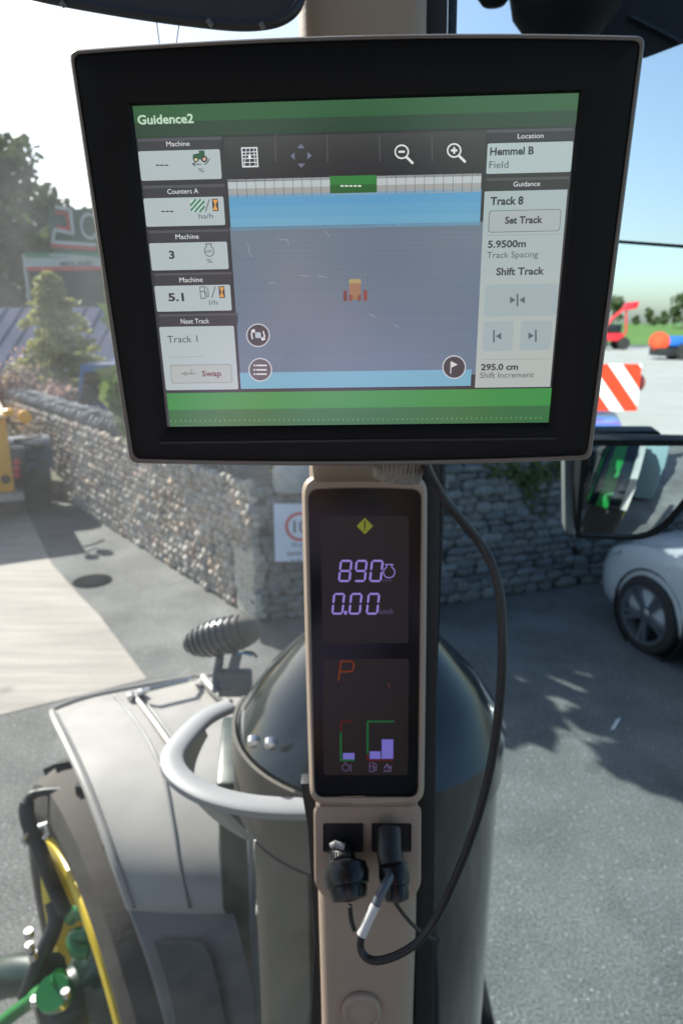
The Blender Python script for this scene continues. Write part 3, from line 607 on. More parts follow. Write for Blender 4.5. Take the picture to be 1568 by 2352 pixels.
MB().lathe([(0, -.6), (.6, -.5), (.75, 0), (.6, .5), (0, .6)], Matrix.Translation((-2.6, 0, 1.35)) @ Matrix.Rotation(math.pi/2, 4, 'X'), 20).build('front_weight', orr, t)
MB().box((-2.9, -.9, .3), (-.7, .9, .9)).build('front_linkage', blk, t, bevel=.05)
wr = mat('white_rim', (.75, .76, .74), .4)
for x, r in ((-1.0, .62), (1.2, .9)):
    for y in (-.95, .95):
        wq = MB().lathe([(r*.6, -.2), (r, -.2), (r*1.04, 0), (r, .2), (r*.6, .2)], Matrix.Translation((x, y, r)) @ Matrix.Rotation(math.pi/2, 4, 'X'), 24).build('wheel', rub, t)
        MB().lathe([(0, -.12), (r*.62, -.18), (r*.62, .18), (0, .12)], Matrix.Translation((x, y, r)) @ Matrix.Rotation(math.pi/2, 4, 'X'), 24).build('rim', wr, wq)
for i, (u, d, h) in enumerate(((1403, 150, 8), (1458, 190, 4), (1484, 185, 6), (1503, 180, 4.5), (1522, 170, 5), (1545, 160, 6), (1566, 150, 9), (1590, 150, 10), (1380, 150, 10))):
    p = reflect(EYE+Vector(((u-784)/FPX*d*.965+0, d, 0)))
    tree('far_field_tree', ['tree behind the red loader bucket in the upper mirror', 'smallest shrub on the field skyline in the upper mirror', 'slender tree alone on the field skyline in the upper mirror', 'low shrub right of the lone skyline tree', 'low bush above the blue tractor in the mirror', 'bushy tree left of the mirror edge', 'tall tree at the right frame edge in the mirror', 'tree beyond the right frame edge on the field', 'tree hidden behind the screen on the field'][i], 'tree', (p.x, p.y, 1.2 if i else 1.0), h, h*.38 if i != 2 else h*.25, leaf_dark, 500, .35, 7, 'trees on the far field', seed=80+i)
# rear implement with marker boards
C0 = V(1412, 890, 5.6); imp = thing('rear_implement', 'folded implement behind the tractor with red and white marker boards, in the mirrors', 'implement', (C0.x, C0.y, 0))
BX = VX.copy(); BX.z = 0
def hazard_board(c, s, flip):
    fr = Frame(c, BX, Vector((0, 0, 1))); zf = 1 if (EYE-c).dot(fr.z) > 0 else -1
    loc = MW[imp.name].inverted() @ fr.m
    def tr(mb): mb.v = [loc @ p for p in mb.v]; return mb
    mbd = MB(); mbd.box((-s, -s, -.01), (s, s, .01)); o = tr(mbd).build('marker_board', mat('marker_white', (.85, .85, .80), .4), imp)
    for sgn in (1, -1):
        for off in (-1.35, 0.0+.0, 1.35):
            k = s*.36; pts = []
            # diagonal stripe clipped to the square
            sq = [Vector((-s, -s, 0)), Vector((s, -s, 0)), Vector((s, s, 0)), Vector((-s, s, 0))]; nn = Vector((.78, .62*(1 if flip else -1), 0)).normalized()
            lo_, hi_ = off*s*.75-k*.75+s*.5-.5*s, off*s*.75+k*.75
            poly = sq
            for (nv, dd) in ((nn, hi_), (-nn, -lo_)):
                out = []
                for i in range(len(poly)):
                    a, b = poly[i], poly[(i+1) % len(poly)]; da, db = a.dot(nv)-dd, b.dot(nv)-dd
                    if da <= 0: out.append(a)
                    if da*db < 0: out.append(a+(b-a)*(da/(da-db)))
                poly = out
                if not poly: break
            if len(poly) > 2:
                mb = MB(); mb.prism([(p.x, p.y) for p in poly], .011*sgn, .013*sgn); tr(mb).build('marker_stripe', mat('marker_red', (.85, .06, .02), .4), o, smooth=False)
    return o
hazard_board(C0, .19, True)
C1 = C0 - TR*1.9; hazard_board(C1+Vector((0, 0, -.02)), .17, False)
m = MB(); m.tube([C1-Vector((0, 0, .1)), C1+TR*.6-Vector((0, 0, .25)), C0-TR*.5-Vector((0, 0, .25)), C0-TR*.15], .03, 8); m.tube([C0-TR*.9+Vector((0, 0, .3)), C0-TR*.9-Vector((0, 0, 1.1))], .06, 8); m.build('frame', blk, imp, world=True)
m = MB(); c_ = C0-TR*.35-Vector((0, 0, .46)); m.box((-.55, -.5, -.28), (.42, .5, .22), Matrix.Translation(c_) @ Matrix.Rotation(-HEAD, 4, 'Z')); m.build('blue_housing', bluet, imp, world=True, bevel=.06)
m = MB(); m.box((-.3, -.4, -1.6), (.55, .4, -.30), Matrix.Translation(c_) @ Matrix.Rotation(-HEAD, 4, 'Z')); m.build('hopper', mat('teal_grey', (.16, .25, .27), .5), imp, world=True, bevel=.05)
c_ = V(1457, 879, 5.7); m = MB(); m.lathe([(0, -.05), (.07, -.04), (.085, 0), (.07, .04), (0, .05)], Matrix.Translation(c_) @ Matrix.Rotation(math.pi/2, 4, 'X'), 18); m.build('marker_lamp', mat('lamp_dull_red', (.35, .08, .08), .3, coat=.5), imp, world=True)
m = MB(); m.tube([C0, c_], .012, 6); m.build('lamp_arm', blk, imp, world=True)

# ================================================================== THE TRACTOR (everything bolted to it)
trk = thing('tractor', 'green and grey tractor seen from inside its cab, front fender and pillar in view', 'tractor', (0, .3, 0))
beige = mat('beige_plastic', (.37, .285, .215), .55, var=.05, vs=6, bump=.12, bs=700)
seal = mat('rubber_seal', (.012, .013, .014), .55, var=.1); head = mat('headliner', (.11, .085, .065), .9)
gr_light = mat('grey_fender', (.34, .325, .30), .42, spec=.35, var=.10, vs=7, bump=.08, bs=300)
gr_dark = mat('grey_moulding', (.12, .125, .13), .5, var=.08, vs=6); gr_black = mat('black_moulding', (.045, .05, .055), .5, var=.1)
jd = mat('tractor_green', (.008, .17, .03), .32, coat=.5); jdd = mat('dark_green', (.004, .022, .013), .35, coat=.3, var=.2); jy = mat('rim_yellow', (.70, .50, .02), .4, var=.15, vs=8)
gloss = mat('gloss_black_green', (.008, .013, .017), .12, spec=.4, coat=.5)
taupe = mat('taupe_panel', (.10, .092, .075), .5, var=.06)
chrome = mat('chrome', (.6, .6, .6), .25, metal=1)
# cab shell, along the tractor's axes: right, forward, up
def ta(r, f, z): return TR*r + TF*f + Vector((0, 0, z))
def tbox(mb, lo, hi):
    vs = [ta(x, y, z) for z in (lo[2], hi[2]) for x, y in ((lo[0], lo[1]), (hi[0], lo[1]), (hi[0], hi[1]), (lo[0], hi[1]))]
    mb.add(vs, [(0, 3, 2, 1), (4, 5, 6, 7), (0, 1, 5, 4), (1, 2, 6, 5), (2, 3, 7, 6), (3, 0, 4, 7)]); return mb
tbox(MB(), (-1.4, -.98, 3.02), (.34, .28, 3.15)).build('roof', head, trk, world=True, bevel=.03)
tbox(MB(), (-1.4, -.95, 1.05), (.34, .30, 1.15)).build('cab_floor', gr_black, trk, world=True)
tbox(MB(), (-1.35, -.95, 1.153), (.30, -.88, 1.75)).build('rear_panel', head, trk, world=True)
for r_, f_ in ((.26, -.93), (-1.36, -.93), (-1.36, .55)): tbox(MB(), (r_, f_, 1.153), (r_+.08, f_+.09, 3.017)).build('cab_post', head, trk, world=True)
m = MB(); tbox(m, (-.78, -.75, 1.65), (-.26, -.25, 1.80)); m.build('seat_cushion', blk, trk, world=True, bevel=.04)
m = MB(); tbox(m, (-.76, -.85, 1.803), (-.28, -.72, 2.5)); m.build('seat_backrest', blk, trk, world=True, bevel=.04)

PF = Frame(P(840, 1176, .588), Vector((1, 0, 0)), P(840, 0, .53)-P(840, 2352, .66))
# front A pillar: swept rounded section
def prow(v, l, r, h=0, dep=.075, rad=.020):
    a = PF.at(l, v, h); b = PF.at(r, v, h); w_ = b.x-a.x; y = (a.y+b.y)/2; out = []
    out.append((a.x+.012, y, h-dep))
    for k in range(6): t_ = R_(180-90*k/5); out.append((a.x+rad+rad*math.cos(t_), y, h-rad+rad*math.sin(t_)))
    for k in range(6): t_ = R_(90-90*k/5); out.append((b.x-rad+rad*math.cos(t_), y, h-rad+rad*math.sin(t_)))
    out.append((b.x-.012, y, h-dep)); return [PF.m @ Vector(p) for p in out]
rows = [(-260, 672, 992), (0, 682, 986), (500, 695, 981), (1075, 708, 975), (1500, 716, 970), (1900, 724, 964), (2150, 731, 960), (2352, 737, 953), (2900, 748, 940)]
m = MB(); m.loft([prow(*r_) for r_ in rows], caps=True); m.build('pillar', beige, trk, world=True, auto=50)
def strip(name, mt, pts_l, pts_r, vs, h, dep, parent=None):
    m = MB(); loops = []
    for v, l, r in zip(vs, pts_l, pts_r):
        a, b = PF.at(l, v, h), PF.at(r, v, h); loops.append([PF.m @ Vector(p) for p in ((a.x, a.y, h), (b.x, b.y, h), (b.x, b.y, h-dep), (a.x, a.y, h-dep))])
    m.loft(loops, caps=True); return m.build(name, mt, parent or trk, world=True, bevel=.001)
strip('pillar_seal', seal, (976, 972, 960, 945), (1032, 1010, 1000, 990), (-250, 1070, 1800, 2900), -.03, .03)
strip('glass_frit', mat('frit', (.03, .05, .055), .6, var=.6, vs=500), (1034, 1011, 1001), (1056, 1025, 1003), (-250, 1070, 1560), -.05, .004)
strip('pillar_seal', seal, (690, 706, 722, 690), (725, 725, 735, 748), (1800, 1900, 2150, 2900), -.055, .02)
# lower connector housing on the pillar and round cover
def pxround(c, r, n=5, sub=6, bulge=(0, 0, 0, 0)):
    """rounded quad in photo pixels: corners TL, TR, BR, BL"""
    out = []; c = [Vector((x, y, 0)) for x, y in c]; N = len(c)
    rs = r if isinstance(r, (list, tuple)) else [r]*N
    for i in range(N):
        p, a, b = c[i], c[i-1], c[(i+1) % N]; e0 = (a-p).normalized(); e1 = (b-p).normalized(); s0 = p+e0*rs[i]; s1 = p+e1*rs[i]
        for k in range(n+1): t = k/n; out.append(s0*(1-t)**2+p*2*t*(1-t)+s1*t*t)
        nx = b+(p-b).normalized()*rs[(i+1) % N]; nrm = Vector((e1.y, -e1.x, 0))
        for k in range(1, sub): t = k/sub; out.append(s1.lerp(nx, t)+nrm*(bulge[i] if i < len(bulge) else 0)*4*t*(1-t))
    return out
def px(fr, pts, h, h2=None): return [Vector((*fr.at(p.x, p.y, h).xy, h if h2 is None else h2)) for p in pts]
def W(fr, pts): return [fr.m @ p for p in pts]
hq = [(722, 1846), (966, 1846), (964, 2058), (724, 2058)]
hq2 = [(722, 1850), (966, 1850), (962, 2040), (742, 2062)]
L = [px(PF, pxround([(720, 1845), (967, 1845), (966, 2030), (950, 2062), (745, 2062), (722, 2030)], [22, 22, 12, 12, 12, 12]), h, h) for h in (-.004, .010)] + [px(PF, pxround([(728, 1853), (959, 1853), (958, 2026), (946, 2052), (750, 2052), (730, 2026)], [20, 20, 10, 10, 10, 10]), .013)]
m = MB(); m.loft(L, caps=True); m.v = W(PF, m.v); hs_ = m.build('connector_housing', beige, trk, world=True, auto=50)
sk = mat('socket_black', (.006, .006, .007), .5)
for x0, x1 in ((742, 834), (853, 944)):
    a = px(PF, pxround([(x0, 1891), (x1, 1891), (x1, 1955), (x0, 1955)], 4), .0133); b = [Vector((p.x*1, p.y, .0145)) for p in a]
    m = MB(); m.loft([a, b, [Vector((p.x, p.y, .0135)) for p in px(PF, pxround([(x0+4, 1895), (x1-4, 1895), (x1-4, 1951), (x0+4, 1951)], 4), .0145)]], caps=True); m.v = W(PF, m.v); m.build('socket', sk, hs_, world=True, smooth=False)
c_ = PF.at(830, 2315, 0); rr = (PF.at(875, 2315, 0)-PF.at(785, 2315, 0)).length/2
MB().lathe([(rr, .0), (rr, .0035), (rr*.93, .005), (rr*.80, .0055), (rr*.76, .004), (rr*.5, .0042), (0, .0044)], PF.m @ Matrix.Translation((c_.x, c_.y, 0.001)), 40).build('round_cover', beige, trk, world=True, auto=60)

# window panes
wg = glass_mat('windscreen_glass', .010, (.93, .96, .95), 1.10, 5.0); dg_ = glass_mat('door_glass', .0015, (.78, .92, .95), 1.02)
a, b = Vector((-.03, .665, 0)), Vector((-1.15, .33, 0)); n = Vector((b.y-a.y, a.x-b.x, 0)).normalized()*.003
m = MB(); m.add([a+Vector((0, 0, 1.0)), b+Vector((0, 0, 1.0)), b+Vector((0, 0, 3.3)), a+Vector((0, 0, 3.3))], [(0, 1, 2, 3)]); m.build('windscreen', wg, trk, world=True, smooth=False)
a, b = Vector((.09, .665, 0)), Vector((.60, -.29, 0))
m = MB(); m.add([a+Vector((0, 0, 1.0)), b+Vector((0, 0, 1.0)), b+Vector((0, 0, 3.3)), a+Vector((0, 0, 3.3))], [(0, 1, 2, 3)]); m.build('door_window', dg_, trk, world=True, smooth=False)

# front fender over the right front wheel
rowsF = [  # (v offsets given as px points left->right, height)
    ([(118, 1634), (190, 1606), (290, 1584), (430, 1560), (560, 1545)], 1.47), ([(122, 1650), (205, 1628), (310, 1606), (450, 1582), (575, 1566)], 1.495),
    ([(146, 1700), (245, 1690), (350, 1676), (460, 1655), (560, 1640)], 1.50), ([(188, 1790), (280, 1790), (370, 1785), (450, 1776), (525, 1762)], 1.48),
    ([(228, 1890), (308, 1895), (380, 1893), (446, 1888), (505, 1880)], 1.44), ([(262, 1985), (332, 1992), (396, 1995), (452, 1993), (506, 1988)], 1.39), ([(298, 2085), (364, 2090), (426, 2093), (482, 2093), (536, 2091)], 1.32)]
def fgrid(rows, sub=4):
    g0 = [[G(u, v, z) for u, v in r] for r, z in rows]; cols = [spline([g0[k][i] for k in range(len(g0))], sub) for i in range(len(g0[0]))]
    return [spline([c[k] for c in cols], sub) for k in range(len(cols[0]))]
def sheet(grid, th):
    m = MB(); n_ = len(grid[0]); K = len(grid); top = [p for r_ in grid for p in r_]; bot = [p-Vector((0, 0, th)) for p in top]
    fs = []
    for k in range(K-1):
        for i in range(n_-1): q = (k*n_+i, k*n_+i+1, (k+1)*n_+i+1, (k+1)*n_+i); fs.append(q); fs.append(tuple(x+K*n_ for x in q[::-1]))
    bd = [(k*n_, (k+1)*n_) for k in range(K-1)] + [((k+1)*n_-1, (k+2)*n_-1) for k in range(K-1)] + [(i, i+1) for i in range(n_-1)] + [((K-1)*n_+i, (K-1)*n_+i+1) for i in range(n_-1)]
    for a_, b_ in bd: fs.append((a_, b_, b_+K*n_, a_+K*n_))
    return m.add(top+bot, fs)
fg = fgrid(rowsF); fen = sheet(fg, .022).build('front_fender', gr_light, trk, world=True, auto=50)
lowF = [([(299, 2088), (364, 2093), (426, 2096), (482, 2096), (537, 2094)], 1.315), ([(335, 2190), (400, 2197), (460, 2200), (515, 2200), (562, 2198)], 1.24), ([(368, 2300), (430, 2308), (490, 2312), (542, 2314), (590, 2312)], 1.15), ([(395, 2420), (460, 2430), (520, 2436), (572, 2440), (622, 2440)], 1.04)]
sheet(fgrid(lowF), .022).build('fender_extension', gr_dark, trk, world=True, auto=50)
pq = [([(352, 2160), (400, 2160), (440, 2160), (462, 2165)], 1.282), ([(362, 2190), (410, 2192), (452, 2192), (482, 2195)], 1.262), ([(390, 2280), (430, 2282), (470, 2284), (505, 2285)], 1.195), ([(420, 2420), (460, 2425), (500, 2430), (530, 2430)], 1.07)]
sheet(fgrid(pq), .012).build('black_panel', gr_black, fen, world=True, auto=50)
def gline(pts, r, name, mt, par, up=.002):
    return MB().tube([p+Vector((0, 0, up)) for p in spline([G(u, v, z) for u, v, z in pts], 6)], r, 8).build(name, mt, par, world=True)
edge = [r_[0] for r_ in fg]; MB().tube([p+Vector((.004, 0, .0)) for p in edge], .011, 8).build('edge_bead', gr_light, fen, world=True)
edge2 = [r_[1].lerp(r_[0], .1)+Vector((0, 0, .001)) for r_ in fg[3:]]; MB().tube(edge2, .004, 6).build('edge_groove', gr_dark, fen, world=True)
bk = [p+Vector((0, 0, .004)) for p in fg[0]]; MB().tube(bk, .010, 8).build('rear_bead', gr_light, fen, world=True)
gline([(262, 1597, 1.49), (320, 1668, 1.5), (372, 1770, 1.487), (398, 1890, 1.441), (414, 1990, 1.391), (436, 2088, 1.325)], .004, 'panel_seam', gr_dark, fen)
gline([(312, 1604, 1.495), (362, 1670, 1.503), (420, 1755, 1.492)], .010, 'panel_ridge', gr_light, fen, .004)
gline([(325, 1602, 1.495), (375, 1668, 1.503), (432, 1752, 1.492)], .004, 'panel_seam', gr_dark, fen, .004)
# stay rod lying along the fender crest
rod = MB(); rod.tube([G(u, v, z) for u, v, z in ((318, 1597, 1.50), (322, 1592, 1.525), (345, 1583, 1.54), (430, 1563, 1.54), (445, 1556, 1.53), (448, 1560, 1.5))], .008, 8); rod.build('stay_rod', chrome, fen, world=True)
for u, v in ((302, 1605), (328, 1596), (466, 1570)): p = G(u, v, 1.50); MB().lathe([(0, .02), (.012, .018), (.013, 0), (.013, -.01)][::-1], Matrix.Translation(p), 12).build('bolt', chrome, fen, world=True)
gline([(468, 1562, 1.505), (480, 1580, 1.51), (505, 1604, 1.51), (528, 1622, 1.505)], .014, 'cover_edge', gr_light, fen, .01)

# front right wheel below the fender
WA = Vector((.80, .60, 0)); rrim = .37; TopP = G(180, 2000, 1.12); WC = TopP-Vector((0, 0, .44)); WM = Matrix(((-.6, 0, .8, 0), (.8, 0, .6, 0), (0, 1, 0, 0), (0, 0, 0, 1)))
WM = Matrix.Translation(WC) @ Matrix(((.602, 0, .799, 0), (-.799, 0, .602, 0), (0, 1, 0, 0), (0, 0, 0, 1)))
whl = MB().lathe([(.425, .40), (.425, .03), (.455, .0), (.50, -.03), (.57, -.04), (.635, -.02), (.66, .04), (.672, .22), (.66, .38), (.60, .44), (.40, .42)], WM, 64, caps=False).build('front_wheel', mat('dusty_tyre', (.060, .053, .045), .85, var=.35, vs=9, bump=.5, bs=60), trk, world=True)
for k in range(36):
    a_ = k*math.pi/18; mb = MB(); mb.box((-.10, -.022, 0), (.10, .022, .028), WM @ Matrix.Rotation(a_, 4, 'Z') @ Matrix.Translation((.655, 0, .12 if k % 2 else .30)) @ Matrix.Rotation(math.pi/2, 4, 'Y') @ Matrix.Rotation(.7 if k % 2 else -.7, 4, 'Z')); mb.build('tread_lug', rub, whl, world=True, smooth=False)
MB().lathe([(.385, .03), (.395, -.022), (.43, -.036), (.456, -.03), (.462, -.01), (.45, .03), (.385, .032), (.375, .10), (.34, .12), (.12, .07), (0, .06)], WM, 72, caps=False).build('rim', jy, whl, world=True, auto=50)
MB().lathe([(0, -.16), (.06, -.16), (.09, -.13), (.095, -.04), (.15, 0), (.17, .05), (.20, .10), (.20, .16)][::-1], WM, 40, caps=False).build('hub', jdd, whl, world=True, auto=50)
for k in range(8):
    a_ = k*math.pi/4; MB().lathe([(0, .02), (.016, .02), (.016, .10)][::-1], WM @ Matrix.Translation((math.cos(a_)*.16, math.sin(a_)*.16, 0)), 6).build('wheel_bolt', jd, whl, world=True)
# green casting, axle and steering rod at the wheel
def sw(mt, name, pts, r, par=trk, seg=12): return MB().tube(spline([P(*p) for p in pts], 5), r, seg).build(name, mt, par, world=True)
sw(jd, 'steering_knuckle', [(163, 2108, 2.02), (185, 2092, 2.0), (208, 2112, 2.0), (200, 2145, 1.98), (172, 2150, 1.98), (178, 2180, 1.96), (205, 2185, 1.96)], .022)
sw(jdd, 'front_axle', [(-160, 2310, 2.2), (-40, 2262, 2.15), (40, 2238, 2.1), (120, 2240, 2.05)], .06)
sw(jd, 'tie_rod', [(-60, 2400, 2.0), (30, 2330, 1.97), (82, 2292, 1.95), (118, 2268, 1.94), (140, 2244, 1.93)], [.02]*10+[.026]*11)
sw(blk, 'steering_cylinder', [(60, 2290, 2.0), (95, 2200, 2.0), (128, 2120, 2.02), (122, 2070, 2.04)], .024)
MB().lathe([(0, -.03), (.045, -.03), (.05, 0), (.045, .03), (0, .03)], Matrix.Translation(P(128, 2282, 1.92)) @ Matrix.Rotation(.6, 4, 'X'), 20).build('ball_joint', jd, trk, world=True)
for u, v in ((82, 2305), (152, 2288), (70, 2182), (78, 2200), (68, 2150)): MB().lathe([(0, .02), (.012, .02), (.014, 0)][::-1], Matrix.Translation(P(u, v, 1.9)), 8).build('bolt', chrome, trk, world=True)
br = sw(blk, 'fender_bracket', [(205, 1812, 2.05), (150, 1816, 2.05), (95, 1820, 2.05), (66, 1836, 2.04), (64, 1880, 2.03), (90, 1945, 2.02), (118, 2020, 2.02), (150, 2095, 2.02)], [.012]*12+[.015]*4+[.022]*20)
for pts in (((92, 1898), (106, 1892), (112, 1912), (104, 1925)), ((60, 1915), (54, 1930), (64, 1942)), ((182, 1885), (190, 1900), (196, 1912))):
    MB().tube([P(u, v, 1.98) for u, v in pts], .009, 8).build('bracket_clip', chrome, br, world=True)

# exhaust canister beside the pillar
EC = Vector((.05, 1.05, 0)); zs = G(784, 1625, 0); 
def zat(v, d=1.05): r_ = ray(784, v); return EYE.z + r_.z/r_.y*d
z_sh = zat(1612); z_top = zat(1425, 1.05)
RC = .222
cano = MB().lathe([(RC*.97, .6), (RC, .9), (RC, z_sh-.10), (RC+.006, z_sh-.095), (RC+.006, z_sh-.02), (RC*.94, z_sh+.01), (RC*.80, z_sh+.055), (RC*.40, z_top-.005), (.065, z_top+.02)], Matrix.Translation(EC), 64, caps=False).build('exhaust_canister', gloss, trk, world=True, auto=28)
MB().lathe([(.062, z_top-.01), (.062, 3.4), (.058, 3.4)], Matrix.Translation(EC), 28, caps=False).build('exhaust_pipe', mat('dark_steel', (.05, .06, .07), .35, metal=.8, var=.2), cano, world=True)
# taupe heatshield on the canister, above a strip shaping the pillar's windscreen reflection
def shield_or_reflection(name, mt, r_, a0, a1, z0, z1, n_=20, th=.006):
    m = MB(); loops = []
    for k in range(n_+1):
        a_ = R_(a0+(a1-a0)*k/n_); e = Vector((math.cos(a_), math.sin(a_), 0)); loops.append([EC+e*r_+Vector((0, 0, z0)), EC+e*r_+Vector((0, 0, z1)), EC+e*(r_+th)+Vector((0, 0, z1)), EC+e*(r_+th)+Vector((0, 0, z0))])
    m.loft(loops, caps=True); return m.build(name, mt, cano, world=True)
shield_or_reflection('shield_and_reflection', taupe, RC+.010, 165, 247, zat(1790), zat(1640))
shield_or_reflection('shield_and_reflection', taupe, RC+.010, 218, 245, .6, zat(1796))  # strip modelled in place of the pillar's reflection in the windscreen
for u, v in ((582, 1842-10), (622, 1851-10), ): pass
for u, v in ((583, 1697), (622, 1702)): MB().lathe([(0, .012), (.009, .010), (.010, 0)][::-1], Matrix.Translation(P(u, v, 1.02)) @ Matrix.Rotation(math.pi/2+.3, 4, 'X'), 10).build('rivet', chrome, cano, world=True)
tb = MB(); p0 = P(560, 2100, 1.36); 
for r0_, nm, mt_ in ((0, 'side_cover', jdd),): 
    m = MB(); loops = []
    for v, z in ((1800, 1.75), (2000, 1.45), (2300, 1.0), (2700, .5)):
        a_ = G(497+(v-1800)*.045, v, z); b_ = G(612, v, z); loops.append([a_, b_, b_+Vector((.03, .25, 0)), a_+Vector((-.03, .25, 0))])
    m.loft(loops, caps=True); m.build(nm, mt_, trk, world=True, bevel=.01)
# silver grey guard rail around the canister: broad flat band with a skirt on its outer side
band_px = [(528, 1612), (470, 1640), (415, 1695), (394, 1735), (412, 1775), (470, 1812), (550, 1835), (640, 1845), (735, 1846), (840, 1846)]
cen = spline([G(u, v, 2.0) for u, v in band_px], 5); m = MB(); loops = []
for i, p in enumerate(cen):
    t_ = (cen[min(i+1, len(cen)-1)]-cen[max(i-1, 0)]).normalized(); n_ = Vector((-t_.y, t_.x, 0)); hw = .0175
    loops.append([p-n_*hw+Vector((0, 0, -.003)), p-n_*(hw-.004), p+n_*(hw-.004), p+n_*hw+Vector((0, 0, -.003)), p+n_*hw-Vector((0, 0, .013)), p-n_*hw-Vector((0, 0, .013))])
m.loft(loops, caps=True); gr_ = m.build('guard_rail', mat('silver_grey', (.27, .275, .28), .5, spec=.4), trk, world=True, auto=50)
m = MB(); loops = []
for i, p in enumerate(cen[6:27]):
    t_ = (cen[min(i+7, len(cen)-1)]-cen[i+5]).normalized(); n_ = Vector((-t_.y, t_.x, 0)); q = (i/20.0); dz = .06+.05*q
    a_ = p+n_*(.004 if n_.x < 0 else -.004)
    loops.append([a_+Vector((0, 0, -.018)), a_+Vector((.05*q, .03, -dz)), a_+Vector((.05*q+.008, .036, -dz)), a_+Vector((.008, .006, -.018))])
m.loft(loops, caps=True); m.build('guard_skirt', mat('skirt_grey', (.33, .325, .31), .45, var=.04), gr_, world=True, auto=60)
# right-hand lower cover and cylinder with a cap beside the canister
m = MB(); loops = []
for v, z, l, r in ((2185, 1.42, 985, 1082), (2260, 1.28, 985, 1118), (2360, 1.10, 985, 1140), (2700, .7, 985, 1160)):
    a_ = G(l, v, z); b_ = G(r, v, z); loops.append([a_, b_, b_+Vector((.0, .22, 0)), a_+Vector((0, .22, 0))])
m.loft(loops, caps=True); m.build('lower_cover', gloss, trk, world=True, bevel=.012)

# oval work lamp on its bracket
LC = P(511, 1462, 2.05); ax = (P(600, 1436, 2.02)-P(420, 1486, 2.08)).normalized(); yy = Vector((0, -.6, .8)); zz = ax.cross(yy).normalized(); yy = zz.cross(ax)
LM = Matrix(((yy.x, zz.x, ax.x, LC.x), (yy.y, zz.y, ax.y, LC.y), (yy.z, zz.z, ax.z, LC.z), (0, 0, 0, 1)))
prof = []; LL = .128
for k in range(97):
    s_ = -1+2*k/96; r_ = .066*math.sqrt(max(0, 1-s_*s_))**.9; rib = (.0 if (k % 8) < 4 else -.007) if -.9 < s_ < .62 else 0
    prof.append((max(.0005, r_+rib), s_*LL))
lamp = MB().lathe(prof, LM @ Matrix.Diagonal((1, .8, 1, 1)), 36).build('work_lamp', mat('lamp_housing', (.045, .05, .055), .35, spec=.6, coat=.3), trk, world=True, auto=30)
MB().lathe([(r_+.002, z_) for r_, z_ in prof[66:]], LM @ Matrix.Diagonal((1, .8, 1, 1)), 36).build('lamp_rim', taupe, lamp, world=True)
sw(gr_dark, 'lamp_bracket', [(505, 1508, 2.04), (503, 1525, 2.04), (497, 1555, 2.02), (498, 1590, 2.0)], .013, lamp)
sw(gr_dark, 'lamp_bracket', [(545, 1500, 2.04), (540, 1520, 2.04), (530, 1555, 2.02), (512, 1585, 2.0)], .016, lamp)
m = MB(); m.box((-.05, -.02, -.04), (.05, .02, .04), Matrix.Translation(P(540, 1568, 2.02))); m.build('bracket_foot', gr_dark, lamp, world=True, bevel=.008)
sw(mat('wire_blue', (.03, .22, .35), .4), 'lamp_cable', [(545, 1503, 2.0), (560, 1500, 2.0), (580, 1506, 2.0)], .004, lamp)
sw(blk, 'lamp_cable', [(560, 1497, 2.02), (580, 1499, 2.03), (590, 1510, 2.03)], .004, lamp)

# exterior mirrors on the right
mglass = mat('mirror_silver', (.93, .95, .95), .0, metal=1)
UF = Frame(M0, Vector((-MN.y, MN.x, 0)), Vector((0, 0, 1)))
if UF.z.dot(MN) < 0: UF = Frame(M0, Vector((MN.y, -MN.x, 0)), Vector((0, 0, 1)))
hous = mat('mirror_housing', (.009, .010, .011), .55, spec=.15, var=.1)
lo = px(UF, pxround([(1338, 552), (1598, 572), (1590, 1000), (1326, 994)], 18), 0)
o0 = [Vector((p.x*1.0, p.y, .006)) for p in px(UF, pxround([(1330, 545), (1606, 565), (1598, 1009), (1318, 1003)], 22), .006)]
bk_ = [Vector((p.x*.93, p.y*.95, -.05)) for p in o0]
m = MB(); m.loft([[Vector((p.x, p.y, .0)) for p in lo], [Vector((p.x, p.y, .006)) for p in lo], o0, [Vector((p.x, p.y, -.01)) for p in o0], bk_], caps=False); m.add(bk_, [tuple(range(len(bk_)))]); m.v = W(UF, m.v)
umir = m.build('upper_mirror', hous, trk, world=True, auto=40)
m = MB(); m.poly([Vector((p.x, p.y, .001)) for p in lo]); m.v = W(UF, m.v); m.build('mirror_glass', mglass, umir, world=True, smooth=False)
# lower wide-angle mirror: spherical glass
l2 = pxround([(1345, 1022), (1590, 1022), (1592, 1120), (1500, 1232), (1328, 1226)], [4, 8, 40, 60, 8])
LN = Vector((math.sin(R_(178)), math.cos(R_(178)), -.13)).normalized(); LF = Frame(P(1450, 1120, 1.15), Vector((-LN.y, LN.x, 0)), Vector((0, 0, 1)))
LF = Frame(P(1450, 1120, 1.15), Vector((0, 0, 1)).cross(LN), LN.cross(Vector((0, 0, 1)).cross(LN)))
l2l = px(LF, l2, 0); l2o = px(LF, pxround([(1338, 1010), (1600, 1012), (1604, 1126), (1508, 1243), (1318, 1236)], [6, 10, 44, 64, 10]), .006)
cxy = sum((p for p in l2l), Vector())/len(l2l); RR = 1.3
def sph(p): d = (p-cxy); return Vector((p.x, p.y, .004-d.length_squared/(2*RR)+.0))
bk_ = [Vector((cxy.x+(p.x-cxy.x)*.9, cxy.y+(p.y-cxy.y)*.9, -.055)) for p in l2o]
m = MB(); m.loft([[Vector((p.x, p.y, -.03)) for p in l2l], [Vector((p.x, p.y, .006)) for p in l2l], l2o, [Vector((p.x, p.y, -.02)) for p in l2o], bk_]); m.add(bk_, [tuple(range(len(bk_)))]); m.v = W(LF, m.v)
lmir = m.build('lower_mirror', hous, trk, world=True, auto=40)
